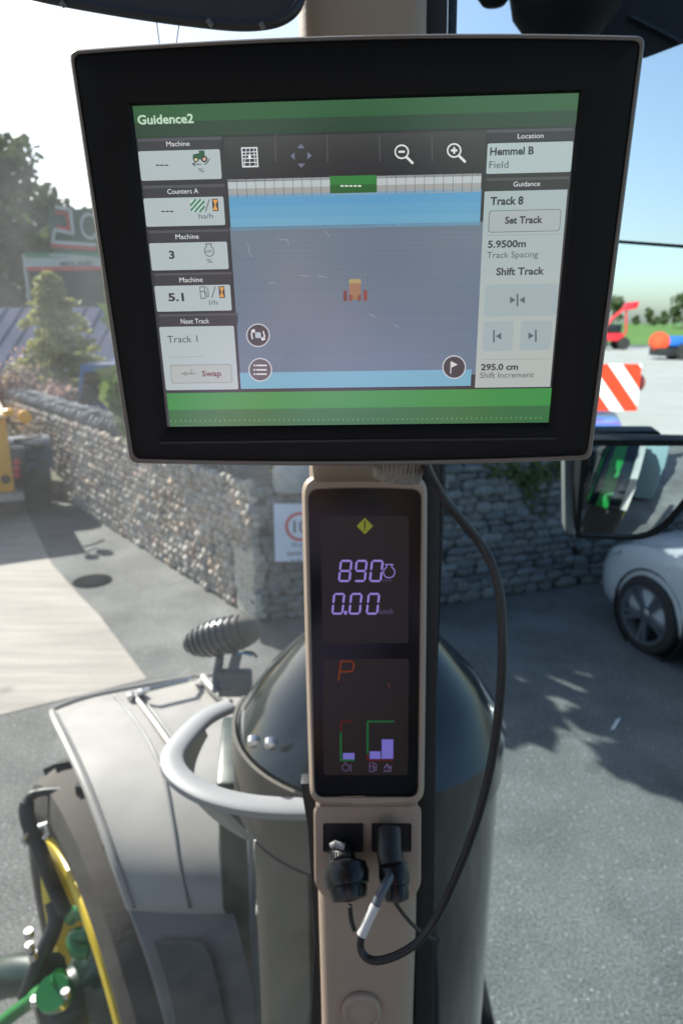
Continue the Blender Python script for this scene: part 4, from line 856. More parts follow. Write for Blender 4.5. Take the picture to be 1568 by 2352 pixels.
m = MB(); K_ = 14; loops = [[sph(cxy+(p-cxy)*(k/K_)) for p in l2l] for k in range(1, K_+1)]; m.loft(loops); m.add([sph(cxy)]+loops[0], [(0, i+1, (i+1) % len(l2l)+1) for i in range(len(l2l))]); m.v = W(LF, m.v)
mg = m.build('mirror_glass', mglass, lmir, world=True, auto=180)
m = MB(); a_ = [P(u, v, 1.17) for u, v in ((1294, 1040), (1336, 1040), (1322, 1232), (1296, 1222))]; m.loft([a_, [p+Vector((.01, .05, 0)) for p in a_]], caps=True); m.build('mirror_arm', mat('arm_taupe', (.12, .125, .12), .5), lmir, world=True, bevel=.004)

# the tractor's own flank behind, which the lower mirror shows
tbox(MB(), (.30, -4.2, 2.0), (.46, -.6, 2.12)).build('flank_rail', jd, trk, world=True, bevel=.02)
tbox(MB(), (.05, -4.2, 1.95), (.14, -.98, 2.06)).build('flank_rail', jd, trk, world=True, bevel=.02)
tbox(MB(), (.02, -4.1, 1.2), (.60, -.98, 1.90)).build('flank_panel', gloss, trk, world=True, bevel=.05)
for r0_, r1_, mt_, nm in ((.56, .65, gloss, 'fender_panel'), (.652, .79, jd, 'rear_fender'), (.792, .92, gloss, 'fender_panel'), (.922, 1.0, gr_light, 'fender_flare')):
    m = MB(); loops = []
    for k in range(11):
        a_ = R_(15+k*15); f = -2.3+math.cos(a_)*1.0; z = .95+math.sin(a_)*.82; loops.append([ta(r0_, f, z), ta(r1_, f, z-.01), ta(r1_, f, z-.06), ta(r0_, f, z-.05)])
    m.loft(loops, caps=True); m.build(nm, mt_, trk, world=True, auto=50)
RWm = Matrix.Translation(ta(.76, -2.3, .90)) @ Vector((0, 0, 1)).rotation_difference(TR).to_matrix().to_4x4()
MB().lathe([(.42, -.2), (.80, -.22), (.86, -.16), (.88, 0), (.86, .16), (.80, .22), (.42, .2)], RWm, 48).build('rear_wheel', rub, trk, world=True)
MB().lathe([(.0, .12), (.40, .16), (.43, .24), (.45, .22)][::-1], RWm, 40).build('rear_rim', jy, trk, world=True)
tbox(MB(), (.36, -1.4, 1.15), (.46, .40, 1.80)).build('door_panel', jd, trk, world=True)

# ---- dark overhead parts
fm_px = [(-40, -40), (60, -12), (150, 8), (300, 34), (430, 52), (540, 63), (610, 60), (655, 46), (684, 18), (694, -20), (696, -60)]
MF_ = .50
top_m = MB().tube(spline([P(u, v-4, MF_) for u, v in fm_px], 5), .0036, 10).build('visor_mirror', mat('visor_black', (.013, .014, .018), .35), trk, world=True)
m = MB(); pts = [P(u, v-8, MF_+.004) for u, v in fm_px]+[P(696, -120, MF_+.004), P(-40, -120, MF_+.004)]; m.loft([pts, [p+Vector((0, .01, 0)) for p in pts]], caps=True); m.build('visor_body', mat('visor_brown', (.03, .025, .022), .5), top_m, world=True, smooth=False)
for a_, b_ in (((476, 45), (488, 60)), ((598, 52), (606, 66)), ((140, 4), (150, 16))): MB().tube([P(*a_, MF_-.006), P(*b_, MF_-.004)], .0018, 6).build('clip', gr_dark, top_m, world=True)
for a_, b_ in (((360, 50), (368, 110)), ((412, 52), (404, 110))): MB().tube([P(*a_, .5), P(*b_, .5)], .0004, 5).build('antenna_wire', gr_dark, trk, world=True)
for u, v, r_, d in ((1135, -30, .023, .80), (1300, -22, .066, .80)):
    MB().lathe([(0, -r_*.9), (r_*.6, -r_*.75), (r_*.92, -r_*.35), (r_, 0), (r_*.95, r_*.5), (0, r_*.6)], Matrix.Translation(P(u, v, d)), 32).build('roof_lamp', mat('lamp_black', (.004, .0043, .005), .6, spec=.15), trk, world=True, auto=60)
pts = [(1210, -60), (1330, 78), (1400, 112), (1440, 125), (1482, 134), (1568, 101), (1700, 62), (1700, -80)]
a_ = [P(u, v, .86) for u, v in pts]; m = MB(); m.loft([a_, [p+Vector((.02, .09, .03)) for p in a_]], caps=True); rc = m.build('roof_corner', mat('roof_dark', (.012, .012, .013), .6, spec=.2, var=.1), trk, world=True, bevel=.004)
a_ = [P(u, v, .853) for u, v in ((1442, 37), (1455, 35), (1570, 92), (1562, 98))]; m = MB(); m.loft([a_, [p+Vector((0, .004, 0)) for p in a_]], caps=True); m.build('vent_slot', sk, rc, world=True, smooth=False)

# ================================================================== DIGITAL DISPLAY ON THE PILLAR
screen_scr = scr
def scr(rgb, k=1.0): return mat('segment_%d_%d_%d' % tuple(rgb), (.006, .006, .006), rough=.4, spec=.15, em=tuple(c*k for c in L3(rgb)), ems=1/2**EXPO)
KF = Frame(P(838, 1470, .578), Vector((1, 0, 0)), P(840, 0, .53)-P(840, 2352, .66))
dd = thing('pillar_display', 'tall narrow pillar display showing 890 and 0.00 km/h on black glass', 'display', frame=KF)
oc = [(692, 1090), (981, 1090), (973, 1848), (712, 1848)]; mid = [(697, 1095), (976, 1095), (969, 1843), (716, 1843)]; ic = [(708, 1124), (967, 1124), (959, 1829), (723, 1829)]
def kq(c, r, h, bl=(0, 0, 0, 0)): return px(KF, pxround(c, r, 6, 6, bl), h)
b4 = (4, 1, 4, 1)
m = MB(); m.loft([kq([(700, 1098), (974, 1098), (966, 1840), (720, 1840)], 40, -.020, b4), kq(oc, [46, 46, 40, 40], -.016, b4), kq(oc, [46, 46, 40, 40], -.003, b4), kq([(694, 1092), (979, 1092), (971, 1846), (714, 1846)], [46, 46, 40, 40], .002, b4), kq([(699, 1097), (974, 1097), (966, 1841), (719, 1841)], [44, 44, 38, 38], .006, b4), kq([(706, 1121), (969, 1121), (961, 1832), (721, 1832)], [28, 28, 24, 24], .006, (3, 0, 0, 0)), kq(ic, [26, 26, 22, 22], .003, (3, 0, 0, 0))]); m.build('bezel', beige, dd, auto=40)
m = MB(); m.poly(kq(ic, [26, 26, 22, 22], .0032, (3, 0, 0, 0))); fc = m.build('black_face', mat('black_glass', (.005, .005, .006), .14, spec=.2), dd, smooth=False)
lcd = mat('lcd_off', (.036, .027, .023), .3, spec=.25)
for c in ([(735, 1185), (939, 1185), (937, 1477), (741, 1477)], [(741, 1513), (939, 1513), (936, 1780), (743, 1780)]):
    m = MB(); m.poly(kq(c, 8, .0034)); m.build('lcd_window', lcd, dd, smooth=False)
def kp(u, v, h=.0036): return KF.at(u, v, h)
vio = scr((146, 126, 206)); vio2 = scr((120, 102, 150), .5); org_ = scr((150, 66, 30), .5)
SEG = {'0': 'abcdef', '8': 'abcdefg', '9': 'abcdfg', '1': 'bc', 'P': 'abefg'}
def digit(ch, x0, y0, x1, y1, th, mt, slant, name='lettering'):
    """seven segment figure; x0,y0 lower left, local metres"""
    w_, h_ = x1-x0, y1-y0; m = MB(); g_ = th*.12
    def s(px_, py_): return Vector((x0+px_*w_+slant*(py_)*h_, y0+py_*h_, .0037))
    tx, ty = th/w_, th/h_
    def hseg(yc): m.poly([s(tx*.6, yc), s(tx*1.1, yc+ty*.5), s(1-tx*1.1, yc+ty*.5), s(1-tx*.6, yc), s(1-tx*1.1, yc-ty*.5), s(tx*1.1, yc-ty*.5)])
    def vseg(xc, ya, yb): m.poly([s(xc, ya), s(xc+tx*.5, ya+ty*.5), s(xc+tx*.5, yb-ty*.5), s(xc, yb), s(xc-tx*.5, yb-ty*.5), s(xc-tx*.5, ya+ty*.5)])
    for c in SEG[ch]:
        if c == 'a': hseg(1-ty*.5)
        if c == 'g': hseg(.5)
        if c == 'd': hseg(ty*.5)
        if c == 'b': vseg(1-tx*.5, .53, 1-ty*.7)
        if c == 'c': vseg(1-tx*.5, ty*.7, .47)
        if c == 'f': vseg(tx*.5, .53, 1-ty*.7)
        if c == 'e': vseg(tx*.5, ty*.7, .47)
    return m.build(name, mt, fc, smooth=False)
def zk(x, y): return ((740+x*.22959)*.91857, (1160+y*.22959)*.91857)    # measured in an enlarged view of the photograph
for ch, l, r, t, bt in (('8', 455, 590, 1045, 1285), ('9', 625, 755, 1045, 1285), ('0', 792, 928, 1045, 1285), ('0', 383, 512, 1405, 1640), ('0', 568, 700, 1405, 1640), ('0', 757, 890, 1405, 1640)):
    a_ = kp(*zk(l, bt)); b_ = kp(*zk(r, t)); c_ = kp(*zk(r, bt)); digit(ch, a_.x, a_.y, c_.x, b_.y, .0016, vio, .10)
a_ = kp(*zk(525, 1640)); b_ = kp(*zk(552, 1600)); m = MB(); m.poly(rrect(a_.x, a_.y, b_.x, b_.y, .0003)); [setattr(p, 'z', .0037) for p in m.v]; m.build('lettering', vio, fc, smooth=False)
def lineset(fr, segs, w_, h, mt, name, par):
    m = MB()
    for pl_ in segs:
        for p, q in zip(pl_[:-1], pl_[1:]):
            d_ = q-p
            if d_.length < 1e-7: continue
            e = Vector((d_.x, d_.y, 0)).normalized(); n_ = Vector((-e.y, e.x, 0))*w_/2; p2 = p-e*w_*.3; q2 = q+e*w_*.3
            m.poly([Vector((x.x, x.y, h)) for x in (p2-n_, q2-n_, q2+n_, p2+n_)])
    return m.build(name, mt, par, smooth=False)
def arc(c, r, a0, a1, n_=20): return [c+Vector((math.cos(R_(a0+(a1-a0)*k/n_))*r, math.sin(R_(a0+(a1-a0)*k/n_))*r, 0)) for k in range(n_+1)]
def engine_icon(c, r): return [arc(c, r, 118, 422), [c+Vector((-r*.47, r*.88, 0)), c+Vector((-r*.47, r*1.35, 0)), c+Vector((-r*.68, r*1.35, 0))], [c+Vector((r*.47, r*.88, 0)), c+Vector((r*.47, r*1.35, 0)), c+Vector((r*.68, r*1.35, 0))], [c+Vector((-r*.6, r*1.4, 0)), c+Vector((r*.6, r*1.4, 0))]]
c_ = kp(*zk(1012, 1180)); lineset(KF, engine_icon(c_, .0047), .0007, .0037, vio, 'engine_icon', fc)
p_ = kp(*zk(945, 1283)); text('n/min', dd, p_.x, p_.y, .0026, vio2, .0037, sx=.85)
p_ = kp(*zk(905, 1635)); text('km/h', dd, p_.x, p_.y, .0046, vio2, .0037, sx=.85, shear=.1)
# warning diamond
c_ = kp(*zk(748, 677)); s_ = .0068; m = MB(); m.poly([Vector((c_.x+dx*s_, c_.y+dy*s_, .0037)) for dx, dy in ((-1, 0), (0, -1), (1, 0), (0, 1))]); m.build('warning_icon', scr((122, 128, 44), .8), fc, smooth=False)
lineset(KF, [[c_+Vector((0, .0042, 0)), c_+Vector((0, -.0012, 0))], [c_+Vector((0, -.0028, 0)), c_+Vector((0, -.0035, 0))]], .0011, .0039, sk, 'warning_icon', fc)
def zl(x, y): return ((740+x*.22959)*.91857, (1600+y*.22959)*.91857)
def kz(x, y): return kp(*zl(x, y))
a_ = kz(455, 445); b_ = kz(625, 228); lineset(KF, [[kz(462, 440), kz(490, 232), kz(610, 235), kz(630, 262), kz(618, 325), kz(590, 345), kz(478, 345)]], .0013, .0037, org_, 'lettering', fc)
lineset(KF, [[kz(1012, 465), kz(1012, 520)]], .001, .0037, scr((110, 55, 50), .6), 'fault_light', fc)
gn = scr((28, 92, 50), .8); rd_ = scr((92, 26, 24), .8)
lineset(KF, [[kz(487, 1012), kz(487, 1310), kz(632, 1310)]], .0018, .0037, gn, 'gauge_scale', fc); lineset(KF, [[kz(487, 985), kz(490, 885), kz(605, 885)]], .0012, .0037, rd_, 'gauge_scale', fc)
lineset(KF, [[kz(778, 1235), kz(778, 888), kz(1060, 888)]], .0018, .0037, gn, 'gauge_scale', fc); lineset(KF, [[kz(778, 1250), kz(778, 1310), kz(1058, 1310)]], .0013, .0037, rd_, 'gauge_scale', fc)
lav = scr((104, 98, 176))
for l, t, r, bt in ((510, 1230, 635, 1298), (800, 1212, 920, 1295), (930, 1082, 1058, 1293)):
    a_, b_ = kz(l, bt), kz(r, t); m = MB(); m.poly([(a_.x, a_.y, .0038), (b_.x, a_.y, .0038), (b_.x, b_.y, .0038), (a_.x, b_.y, .0038)]); m.build('gauge_bar', lav, fc, smooth=False)
c_ = kz(540, 1390); lineset(KF, [arc(c_, .0030, 0, 360), [c_+Vector((.0045, .003, 0)), c_+Vector((.0045, -.0035, 0))], [c_+Vector((-.001, .0045, 0)), c_+Vector((.001, .0045, 0))]], .0007, .0037, vio2, 'gauge_icon', fc)
def pump(c, s_): return [[c+Vector((x*s_, y*s_, 0)) for x, y in ((-.5, -1), (-.5, 1), (.35, 1), (.35, -1), (-.5, -1))], [c+Vector((-.5*s_, .2*s_, 0)), c+Vector((.35*s_, .2*s_, 0))], [c+Vector((x*s_, y*s_, 0)) for x, y in ((.35, .1), (.6, 0), (.65, -.7), (.9, -.8), (1.0, -.3), (.95, .5), (.6, 1))]]
lineset(KF, pump(kz(825, 1385), .0040), .0007, .0037, vio2, 'gauge_icon', fc)
c_ = kz(995, 1385); lineset(KF, [[c_+Vector((-.003, -.0035, 0)), c_+Vector((.003, -.0035, 0))], [c_+Vector((-.003, -.001, 0)), c_+Vector((0, .003, 0)), c_+Vector((.0008, -.001, 0)), c_+Vector((.003, .001, 0)), c_+Vector((.0025, -.002, 0))]], .0011, .0037, vio2, 'gauge_icon', fc)

scr = screen_scr
# ================================================================== TOUCHSCREEN
def c2w(x, y, z): return CX*x - CU*y + CF*z
MT = EYE + c2w(-.10001, -.19439, .32760)
SF_ = Frame(MT, c2w(.21085, -.00140, -.00794), -c2w(.00255, .14651, .05565))
mon = thing('touchscreen', 'large black framed touchscreen with green bars showing a field guidance page', 'screen', frame=SF_)
def sq(c, r, h, bl=(0, 0, 0, 0), sub=12): return px(SF_, pxround(c, r, 6, sub, bl), h)
outer = [(158, 114), (1481, 82), (1356, 1056), (299, 1064)]; rim_i = [(167, 123), (1471, 92), (1348, 1047), (307, 1055)]
bo = (17, 0, 9, 0); rimm = mat('rim_beige', (.17, .145, .12), .4, var=.04)
blkb = mat('bezel_black', (.005, .005, .0052), .5, spec=.22, bump=.05, bs=900)
m = MB(); m.loft([sq([(230, 190), (1400, 170), (1290, 990), (350, 995)], 30, -.032), sq([(190, 150), (1450, 120), (1330, 1030), (325, 1036)], 30, -.026, bo), sq(outer, [26, 24, 20, 20], -.010, bo), sq(outer, [26, 24, 20, 20], .003, bo), sq([(161, 117), (1478, 85), (1353, 1053), (302, 1061)], [24, 22, 20, 20], .0045, bo), sq(rim_i, [22, 20, 18, 18], .0045, bo), sq([(169, 125), (1469, 94), (1346, 1045), (309, 1053)], [22, 20, 18, 18], .0035, bo)]); m.build('housing', rimm, mon, auto=50)
m = MB(); m.add(sq([(230, 190), (1400, 170), (1290, 990), (350, 995)], 30, -.032), [tuple(range(len(sq(outer, 20, 0))))]); m.build('back_cover', rimm, mon, smooth=False)
scr_c = [(304, 243), (1329, 213), (1259, 971), (384, 981)]; op = [(294, 236), (1338, 206), (1267, 980), (374, 990)]
m = MB(); m.loft([sq([(169, 125), (1469, 94), (1346, 1045), (309, 1053)], [22, 20, 18, 18], .0035, bo), sq([(176, 132), (1462, 101), (1340, 1039), (315, 1047)], [20, 18, 16, 16], .0042, bo), sq(op, 6, .0022), sq(scr_c, 2, .0006), sq(scr_c, 2, -.001)]); bez = m.build('bezel', blkb, mon, auto=40)
m = MB(); a_ = [SF_.at(u, v, .0041) for u, v in ((370, 1014), (1276, 1004), (1276, 1010), (370, 1020))]; m.loft([[Vector((p.x, p.y, h)) for p in a_] for h in (.0030, .0044)], caps=True); m.build('bezel_groove', sk, bez, smooth=False)
H1, H2, H3, H4 = .0002, .0003, .0004, .0005
base = scr((30, 29, 34)); m = MB(); m.poly([Vector((*SF_.at(u, v, 0).xy, 0)) for u, v in scr_c][::-1]); scn = m.build('screen', base, mon, smooth=False)
def s2(u, v): return SF_.at(u, v, 0)
def UI(u0, v0, u1, v1, rgb, h=H1, r=0, name='panel', k=1.0, f0=0, f1=1):
    a, b = s2(u0, v0), s2(u1, v1); y0 = b.y+(a.y-b.y)*(1-f1); y1 = b.y+(a.y-b.y)*(1-f0)
    m = MB(); pts = rrect(a.x, y0, b.x, y1, r) if r else [Vector((a.x, y0, 0)), Vector((b.x, y0, 0)), Vector((b.x, y1, 0)), Vector((a.x, y1, 0))]
    m.poly([Vector((p.x, p.y, h)) for p in pts]); return m.build(name, scr(rgb, k), scn, smooth=False)
def grad(u0, v0, u1, v1, c0, c1, n_=6, h=H1, name='panel', ):
    for i in range(n_):
        c = tuple(int(c0[j]+(c1[j]-c0[j])*i/(n_-1)) for j in range(3)); UI(u0, v0, u1, v1, c, h, 0, name, 1, i/n_, (i+1)/n_)
UI(305, 244, 1328, 289, (22, 84, 26), H1, 0, 'title_bar', 1, 0, .52); UI(305, 244, 1328, 289, (14, 54, 20), H1, 0, 'title_bar', 1, .52, 1)
UI(383, 903, 1259, 970, (44, 140, 52), H1, 0, 'bottom_bar', 1, 0, .5); UI(383, 903, 1259, 970, (32, 104, 40), H1, 0, 'bottom_bar', 1, .5, 1)
W_ = (205, 216, 210); WB_ = (178, 190, 192); DK = (24, 30, 38)
WID = {'Guidence2': 128, 'Machine': 53, 'Counters A': 71, 'Next Track': 65, 'Track 1': 69, 'Swap': 44, 'Location': 59, 'Guidance': 61, 'Hemmel B': 100, 'Field': 44, 'Track 8': 75, 'Set Track': 86, '5.9500m': 87, 'Track Spacing': 117,
       'Shift Track': 110, '295.0 cm': 85, 'Shift Increment': 123, 'ha/h': 33, 'l/h': 19, '%': 13, '3': 13, '5.1': 36, 'kW': 15}
def T(s, u, v, cap, rgb, bold=0, al='LEFT', h=H3, sx=.93):
    p = s2(u, v); q = s2(u, v-cap); text(s, scn, p.x, p.y, (q-p).length, scr(rgb), h, bold, al, sx, width=(s2(u+WID[s], v)-p).length)
T('Guidence2', 318, 286, 20, (196, 222, 196), .035, sx=.95)
def ln(paths, w_, rgb, h=H3, name='icon'): return lineset(SF_, [[s2(u, v) for u, v in p] for p in paths], (s2(500, 500)-s2(500+w_, 500)).length, h, scr(rgb), name, scn)
# left column
boxes = [((318, 348), (510, 411), 'Machine', 410, 336), ((330, 456), (518, 517), 'Counters A', 421, 445), ((343, 559), (526, 618), 'Machine', 431, 549), ((355, 657), (533, 713), 'Machine', 440, 648), ((366, 751), (548, 894), 'Next Track', 449, 743)]
for (a, b, s_, cu, cv) in boxes:
    UI(a[0], a[1]-27, b[0], a[1]-4+(0), (44, 43, 48), H1, .0012, 'header_strip'); UI(a[0]-1, a[1]-29, b[0], a[1]-27, (74, 74, 80), H2, 0, 'header_edge'); UI(a[0], a[1], b[0], b[1], WB_, H2, .0008, 'data_box')
    T(s_, cu, cv, 11, (226, 230, 230), .0, 'CENTER')
[ln([[(u+k*10, v), (u+6.5+k*10, v-.2)]], 2.6, DK) for u, v in ((360, 380), (372, 486)) for k in range(3)]; T('3', 396, 594, 17, (40, 48, 56), .05, 'CENTER'); T('5.1', 406, 691, 17, (34, 36, 40), .05, 'CENTER'); T('Track 1', 386, 787, 15.5, (48, 48, 52), 0, sx=.95)
T('%', 463, 396, 9.5, (50, 55, 65), 0, 'CENTER'); T('ha/h', 474, 502, 11, (60, 70, 80), 0, 'CENTER'); T('%', 482, 604, 9.5, (60, 66, 74), 0, 'CENTER'); T('l/h', 491, 700, 10.5, (60, 66, 70), 0, 'CENTER')
def poly(pts, rgb, h=H3, name='icon'):
    m = MB(); m.poly([Vector((*s2(u, v).xy, h)) for u, v in pts]); return m.build(name, scr(rgb), scn, smooth=False)
def ln(paths, w_, rgb, h=H3, name='icon'): return lineset(SF_, [[s2(u, v) for u, v in p] for p in paths], (s2(500, 500)-s2(500+w_, 500)).length, h, scr(rgb), name, scn)
def circ(u, v, r, n_=24): return [(u+r*math.cos(2*math.pi*k/n_), v+r*math.sin(2*math.pi*k/n_)) for k in range(n_+1)]
poly([(443, 366), (444, 355), (458, 352), (457, 346), (470, 346), (472, 366), (456, 367)], (18, 84, 52)); poly(circ(451, 367, 6), (28, 36, 38), H4); poly(circ(451, 367, 3.5), (214, 200, 130), H4+.0001); poly(circ(470, 366, 7.5), (28, 32, 34), H4); poly(circ(470, 366, 4), (208, 170, 148), H4+.0001)
ln([[(462, 378), (443, 377)], [(449, 373), (443, 377), (449, 382)], [(470, 378), (477, 374), (482, 365)]], 1.8, (36, 46, 60))
UI(438, 459, 468, 486, (196, 212, 206), H3, 0, 'icon')
ln([[(439, 472), (450, 459)], [(440, 483), (461, 459)], [(449, 486), (469, 463)], [(460, 486), (470, 475)]], 4.2, (42, 122, 92), H4); ln([[(473, 486), (481, 459)]], 1.8, (46, 52, 66))
def hourglass(u, v, s_): UI(u-8*s_, v-14*s_, u+8*s_, v+14*s_, (56, 46, 54), H3, 0, 'icon'); poly([(u-6*s_, v-12*s_), (u+6*s_, v-12*s_), (u+1*s_, v), (u+6*s_, v+12*s_), (u-6*s_, v+12*s_), (u-1*s_, v)], (222, 158, 66), H4)
hourglass(495, 471, 1); hourglass(510, 671, .95); ln([[(487, 684), (495, 658)]], 1.8, (50, 52, 60))
c_ = s2(481, 577); k_ = (s2(481, 577)-s2(481+11, 577)).length; lineset(SF_, engine_icon(c_, k_), k_*.16, H3, scr((70, 76, 90)), 'icon', scn); T('kW', 481, 581, 7.5, (70, 76, 90), .01, 'CENTER')
c_ = s2(467, 672); k_ = (c_-s2(467, 685)).length; lineset(SF_, pump(c_, k_), k_*.13, H3, scr((56, 58, 60)), 'icon', scn)
UI(390, 838, 535, 879, (150, 150, 148), H3, .0014, 'swap_button'); UI(392, 840, 533, 877, (176, 182, 179), H4, .0013, 'swap_button'); T('Swap', 465, 864, 12.5, (112, 48, 60), .035, h=H4+.0001)
ln([[(417, 858), (424, 858)], [(430, 858), (451, 858)], [(438, 858), (442, 848)], circ(427, 858, 3.2, 12)], 1.4, (74, 64, 66), H4+.0001); ln([[(388, 820), (466, 819)]], 1, (140, 145, 142))
# tool bar
grad(514, 316, 1110, 404, (52, 52, 46), (20, 19, 25), 7, H1, 'toolbar')
for u in (632, 751, 871, 991): ln([[(u, 309), (u+1, 372)]], 1.4, (92, 90, 92), H2, 'divider')
UI(554, 339, 594, 384, (228, 232, 234), H3, 0, 'icon'); UI(557, 342, 591, 381, (22, 24, 34), H4, 0, 'icon')
ln([[(557, 350), (591, 349)], [(557, 357), (591, 356)], [(557, 365), (591, 364)], [(557, 374), (591, 373)], [(574, 342), (574, 382)], [(566, 342), (562, 382)], [(583, 342), (587, 382)]], 1.6, (222, 228, 232), H4+.0001); poly([(574, 352), (579, 366), (574, 363), (569, 366)], (236, 240, 240), H4+.0002)
for q in ([(682, 341), (700, 341), (691, 331)], [(683, 376), (701, 376), (692, 386)], [(677, 350), (677, 368), (667, 359)], [(706, 349), (706, 367), (716, 358)]): poly(q, (112, 112, 136))
for (u, v, pl_) in ((922, 349, 0), (1042, 346, 1)):
    ln([circ(u, v, 15, 32), ], 3.0, (228, 232, 228)); ln([[(u+11, v+12), (u+25, v+26)]], 5, (228, 232, 228)); ln([[(u-6, v), (u+6, v)]]+([[(u, v-6), (u, v+6)]] if pl_ else []), 4, (232, 234, 230), H4)
UI(522, 413, 1103, 441, (188, 196, 198), H1, 0, 'light_bar', 1, 0, .5); UI(522, 413, 1103, 441, (160, 162, 160), H1, 0, 'light_bar', 1, .5, 1)
for k in range(30):
    u = 522+(1103-522)*k/27.0
    if u > 1102: break
    a_, b_ = s2(522, 413), s2(1103, 441); x = a_.x+(b_.x-a_.x)*(k/27.0)
    if s2(755, 420).x < x < s2(868, 420).x: continue
    m = MB(); m.poly([(x, b_.y, H2), (x+.00022, b_.y, H2), (x+.00022, a_.y, H2), (x, a_.y, H2)]); m.build('light_bar_tick', scr((66, 66, 72)), scn, smooth=False)
UI(757, 405, 865, 442, (36, 124, 48), H3, 0, 'light_bar_centre', 1, 0, .52); UI(757, 405, 865, 442, (20, 92, 30), H3, 0, 'light_bar_centre', 1, .52, 1); ln([[(783+k*10, 427.6), (788+k*10, 427.4)] for k in range(5)], 3, (232, 240, 232), H4)
grad(525, 448, 1101, 517, (86, 156, 198), (104, 166, 198), 3, H1, 'sky_band')
grad(528, 522, 1094, 860, (104, 118, 134), (96, 116, 138), 6, H1, 'field_view')
UI(551, 856, 1080, 886, (112, 172, 196), H2, 0, 'lower_band')
for v in (545, 556, 566, 578, 590, 604, 618, 636, 656, 680, 708, 742, 782, 826): ln([[(534+(v-545)*.06, v), (1092-(v-545)*.05, v-12)]], .9, (112, 130, 150), H2, 'field_line')
ln([[(838, 560), (842, 850)], [(700, 540), (640, 855)], [(980, 530), (1060, 845)]], .8, (110, 128, 148), H2, 'field_line')
# scratches and smears on the film that show up as pale marks
ln([[(568, 560), (574, 570), (571, 577)], [(572, 580), (580, 590)], [(642, 549), (660, 551), (664, 562)], [(745, 530), (758, 545)], [(618, 650), (632, 648)], [(690, 632), (708, 636)], [(730, 634), (750, 637)], [(905, 745), (915, 752)], [(848, 722), (862, 728)]], 1.0, (170, 176, 196), H2+.00005, 'smear')
ln([[(392+k*11.3, 969-k*.10), (392+k*11.3+1.5, 965-k*.10)] for k in range(76)], 1.1, (150, 196, 140), H2, 'smear')
# little tractor on the map
for x0, x1, y0, y1, c in ((788, 797, 667, 692, (112, 58, 54)), (834, 843, 666, 691, (140, 66, 58)), (801, 809, 676, 692, (134, 70, 62)), (821, 829, 676, 691, (134, 64, 62)), (802, 828, 650, 678, (158, 116, 88)), (801, 829, 641, 652, (172, 156, 106)), (808, 822, 678, 688, (150, 112, 70))): UI(x0, y0, x1, y1, c, H3, .0008, 'map_tractor')
for (u, v, kind) in ((593, 770, 0), (598, 849, 1), (1042, 843, 2)):
    poly(circ(u, v, 27, 40), (200, 204, 210), H3, 'round_button'); poly(circ(u, v, 24.5, 40), (46, 45, 50) if kind != 1 else (82, 78, 86), H4, 'round_button')
    h5 = H4+.0001
    if kind == 0:
        UI(u-7, v-7, u+7, v+6, (176, 188, 200), h5, .0006, 'icon'); ln([[(u-10, v-12), (u-15, v-4), (u-13, v+8)], [(u-15, v-10), (u-9, v-13), (u-8, v-7)], [(u+12, v-9), (u+15, v+2), (u+11, v+10)], [(u+16, v+8), (u+10, v+11), (u+8, v+5)]], 3, (226, 230, 232), h5)
    if kind == 1: ln([[(u-8, v-10), (u+14, v-10)], [(u-8, v), (u+14, v)], [(u-8, v+10), (u+14, v+10)], [(u-14, v-10), (u-12, v-10)], [(u-14, v), (u-12, v)], [(u-14, v+10), (u-12, v+10)]], 3.6, (222, 222, 226), h5)
    if kind == 2: ln([[(u-7, v-13), (u-8, v+14)]], 2.4, (206, 210, 206), h5); poly([(u-6, v-13), (u-6, v+1), (u+8, v-6)], (214, 218, 214), h5)
# right column
UI(1117, 301, 1315, 322, (34, 34, 38), H1, .001, 'header_strip'); UI(1116, 412, 1306, 435, (34, 34, 38), H1, .001, 'header_strip')
UI(1117, 299, 1315, 300.5, (70, 72, 74), H2, 0, 'header_edge'); UI(1116, 410, 1306, 411.5, (70, 72, 74), H2, 0, 'header_edge')
T('Location', 1217, 318, 11, (222, 228, 228), .0, 'CENTER'); T('Guidance', 1208, 428, 11, (222, 228, 228), .0, 'CENTER')
UI(1119, 330, 1309, 395, (174, 190, 192), H2, .0008, 'data_box'); T('Hemmel B', 1124, 357, 17, (22, 28, 34), .045, sx=.86); T('Field', 1122, 387, 16, (52, 60, 66), 0, sx=.9)
grad(1112, 440, 1262, 888, (166, 182, 184), (176, 184, 178), 5, H2, 'data_box')
UI(1262, 440, 1305, 470, (166, 182, 184), H2, 0, 'data_box') if False else None
T('Track 8', 1125, 471, 17.5, (22, 28, 34), .045, sx=.9)
UI(1122, 484, 1284, 531, (96, 104, 106), H3, .0016, 'set_track_button'); UI(1123.5, 485.5, 1282.5, 529.5, (168, 178, 178), H4, .0015, 'set_track_button'); T('Set Track', 1201, 513, 15.5, (28, 34, 40), .045, 'CENTER', H4+.0001, .92)
ln([[(1118, 541), (1290, 538)], [(1106, 838-12), (1262, 836-12)]], 1.0, (134, 146, 146))
T('5.9500m', 1119, 569, 15.5, (26, 34, 42), .04, sx=.92); T('Track Spacing', 1117, 593, 14, (60, 70, 76), 0, sx=.9)
T('Shift Track', 1193, 631, 16, (46, 52, 56), .045, 'CENTER')
for a, b in (((1114, 654), (1276, 725)), ((1110, 738), (1175, 806)), ((1196, 737), (1262, 803))): UI(*a, *b, (158, 174, 177), H3, .0016, 'shift_button')
GY = (78, 92, 98)
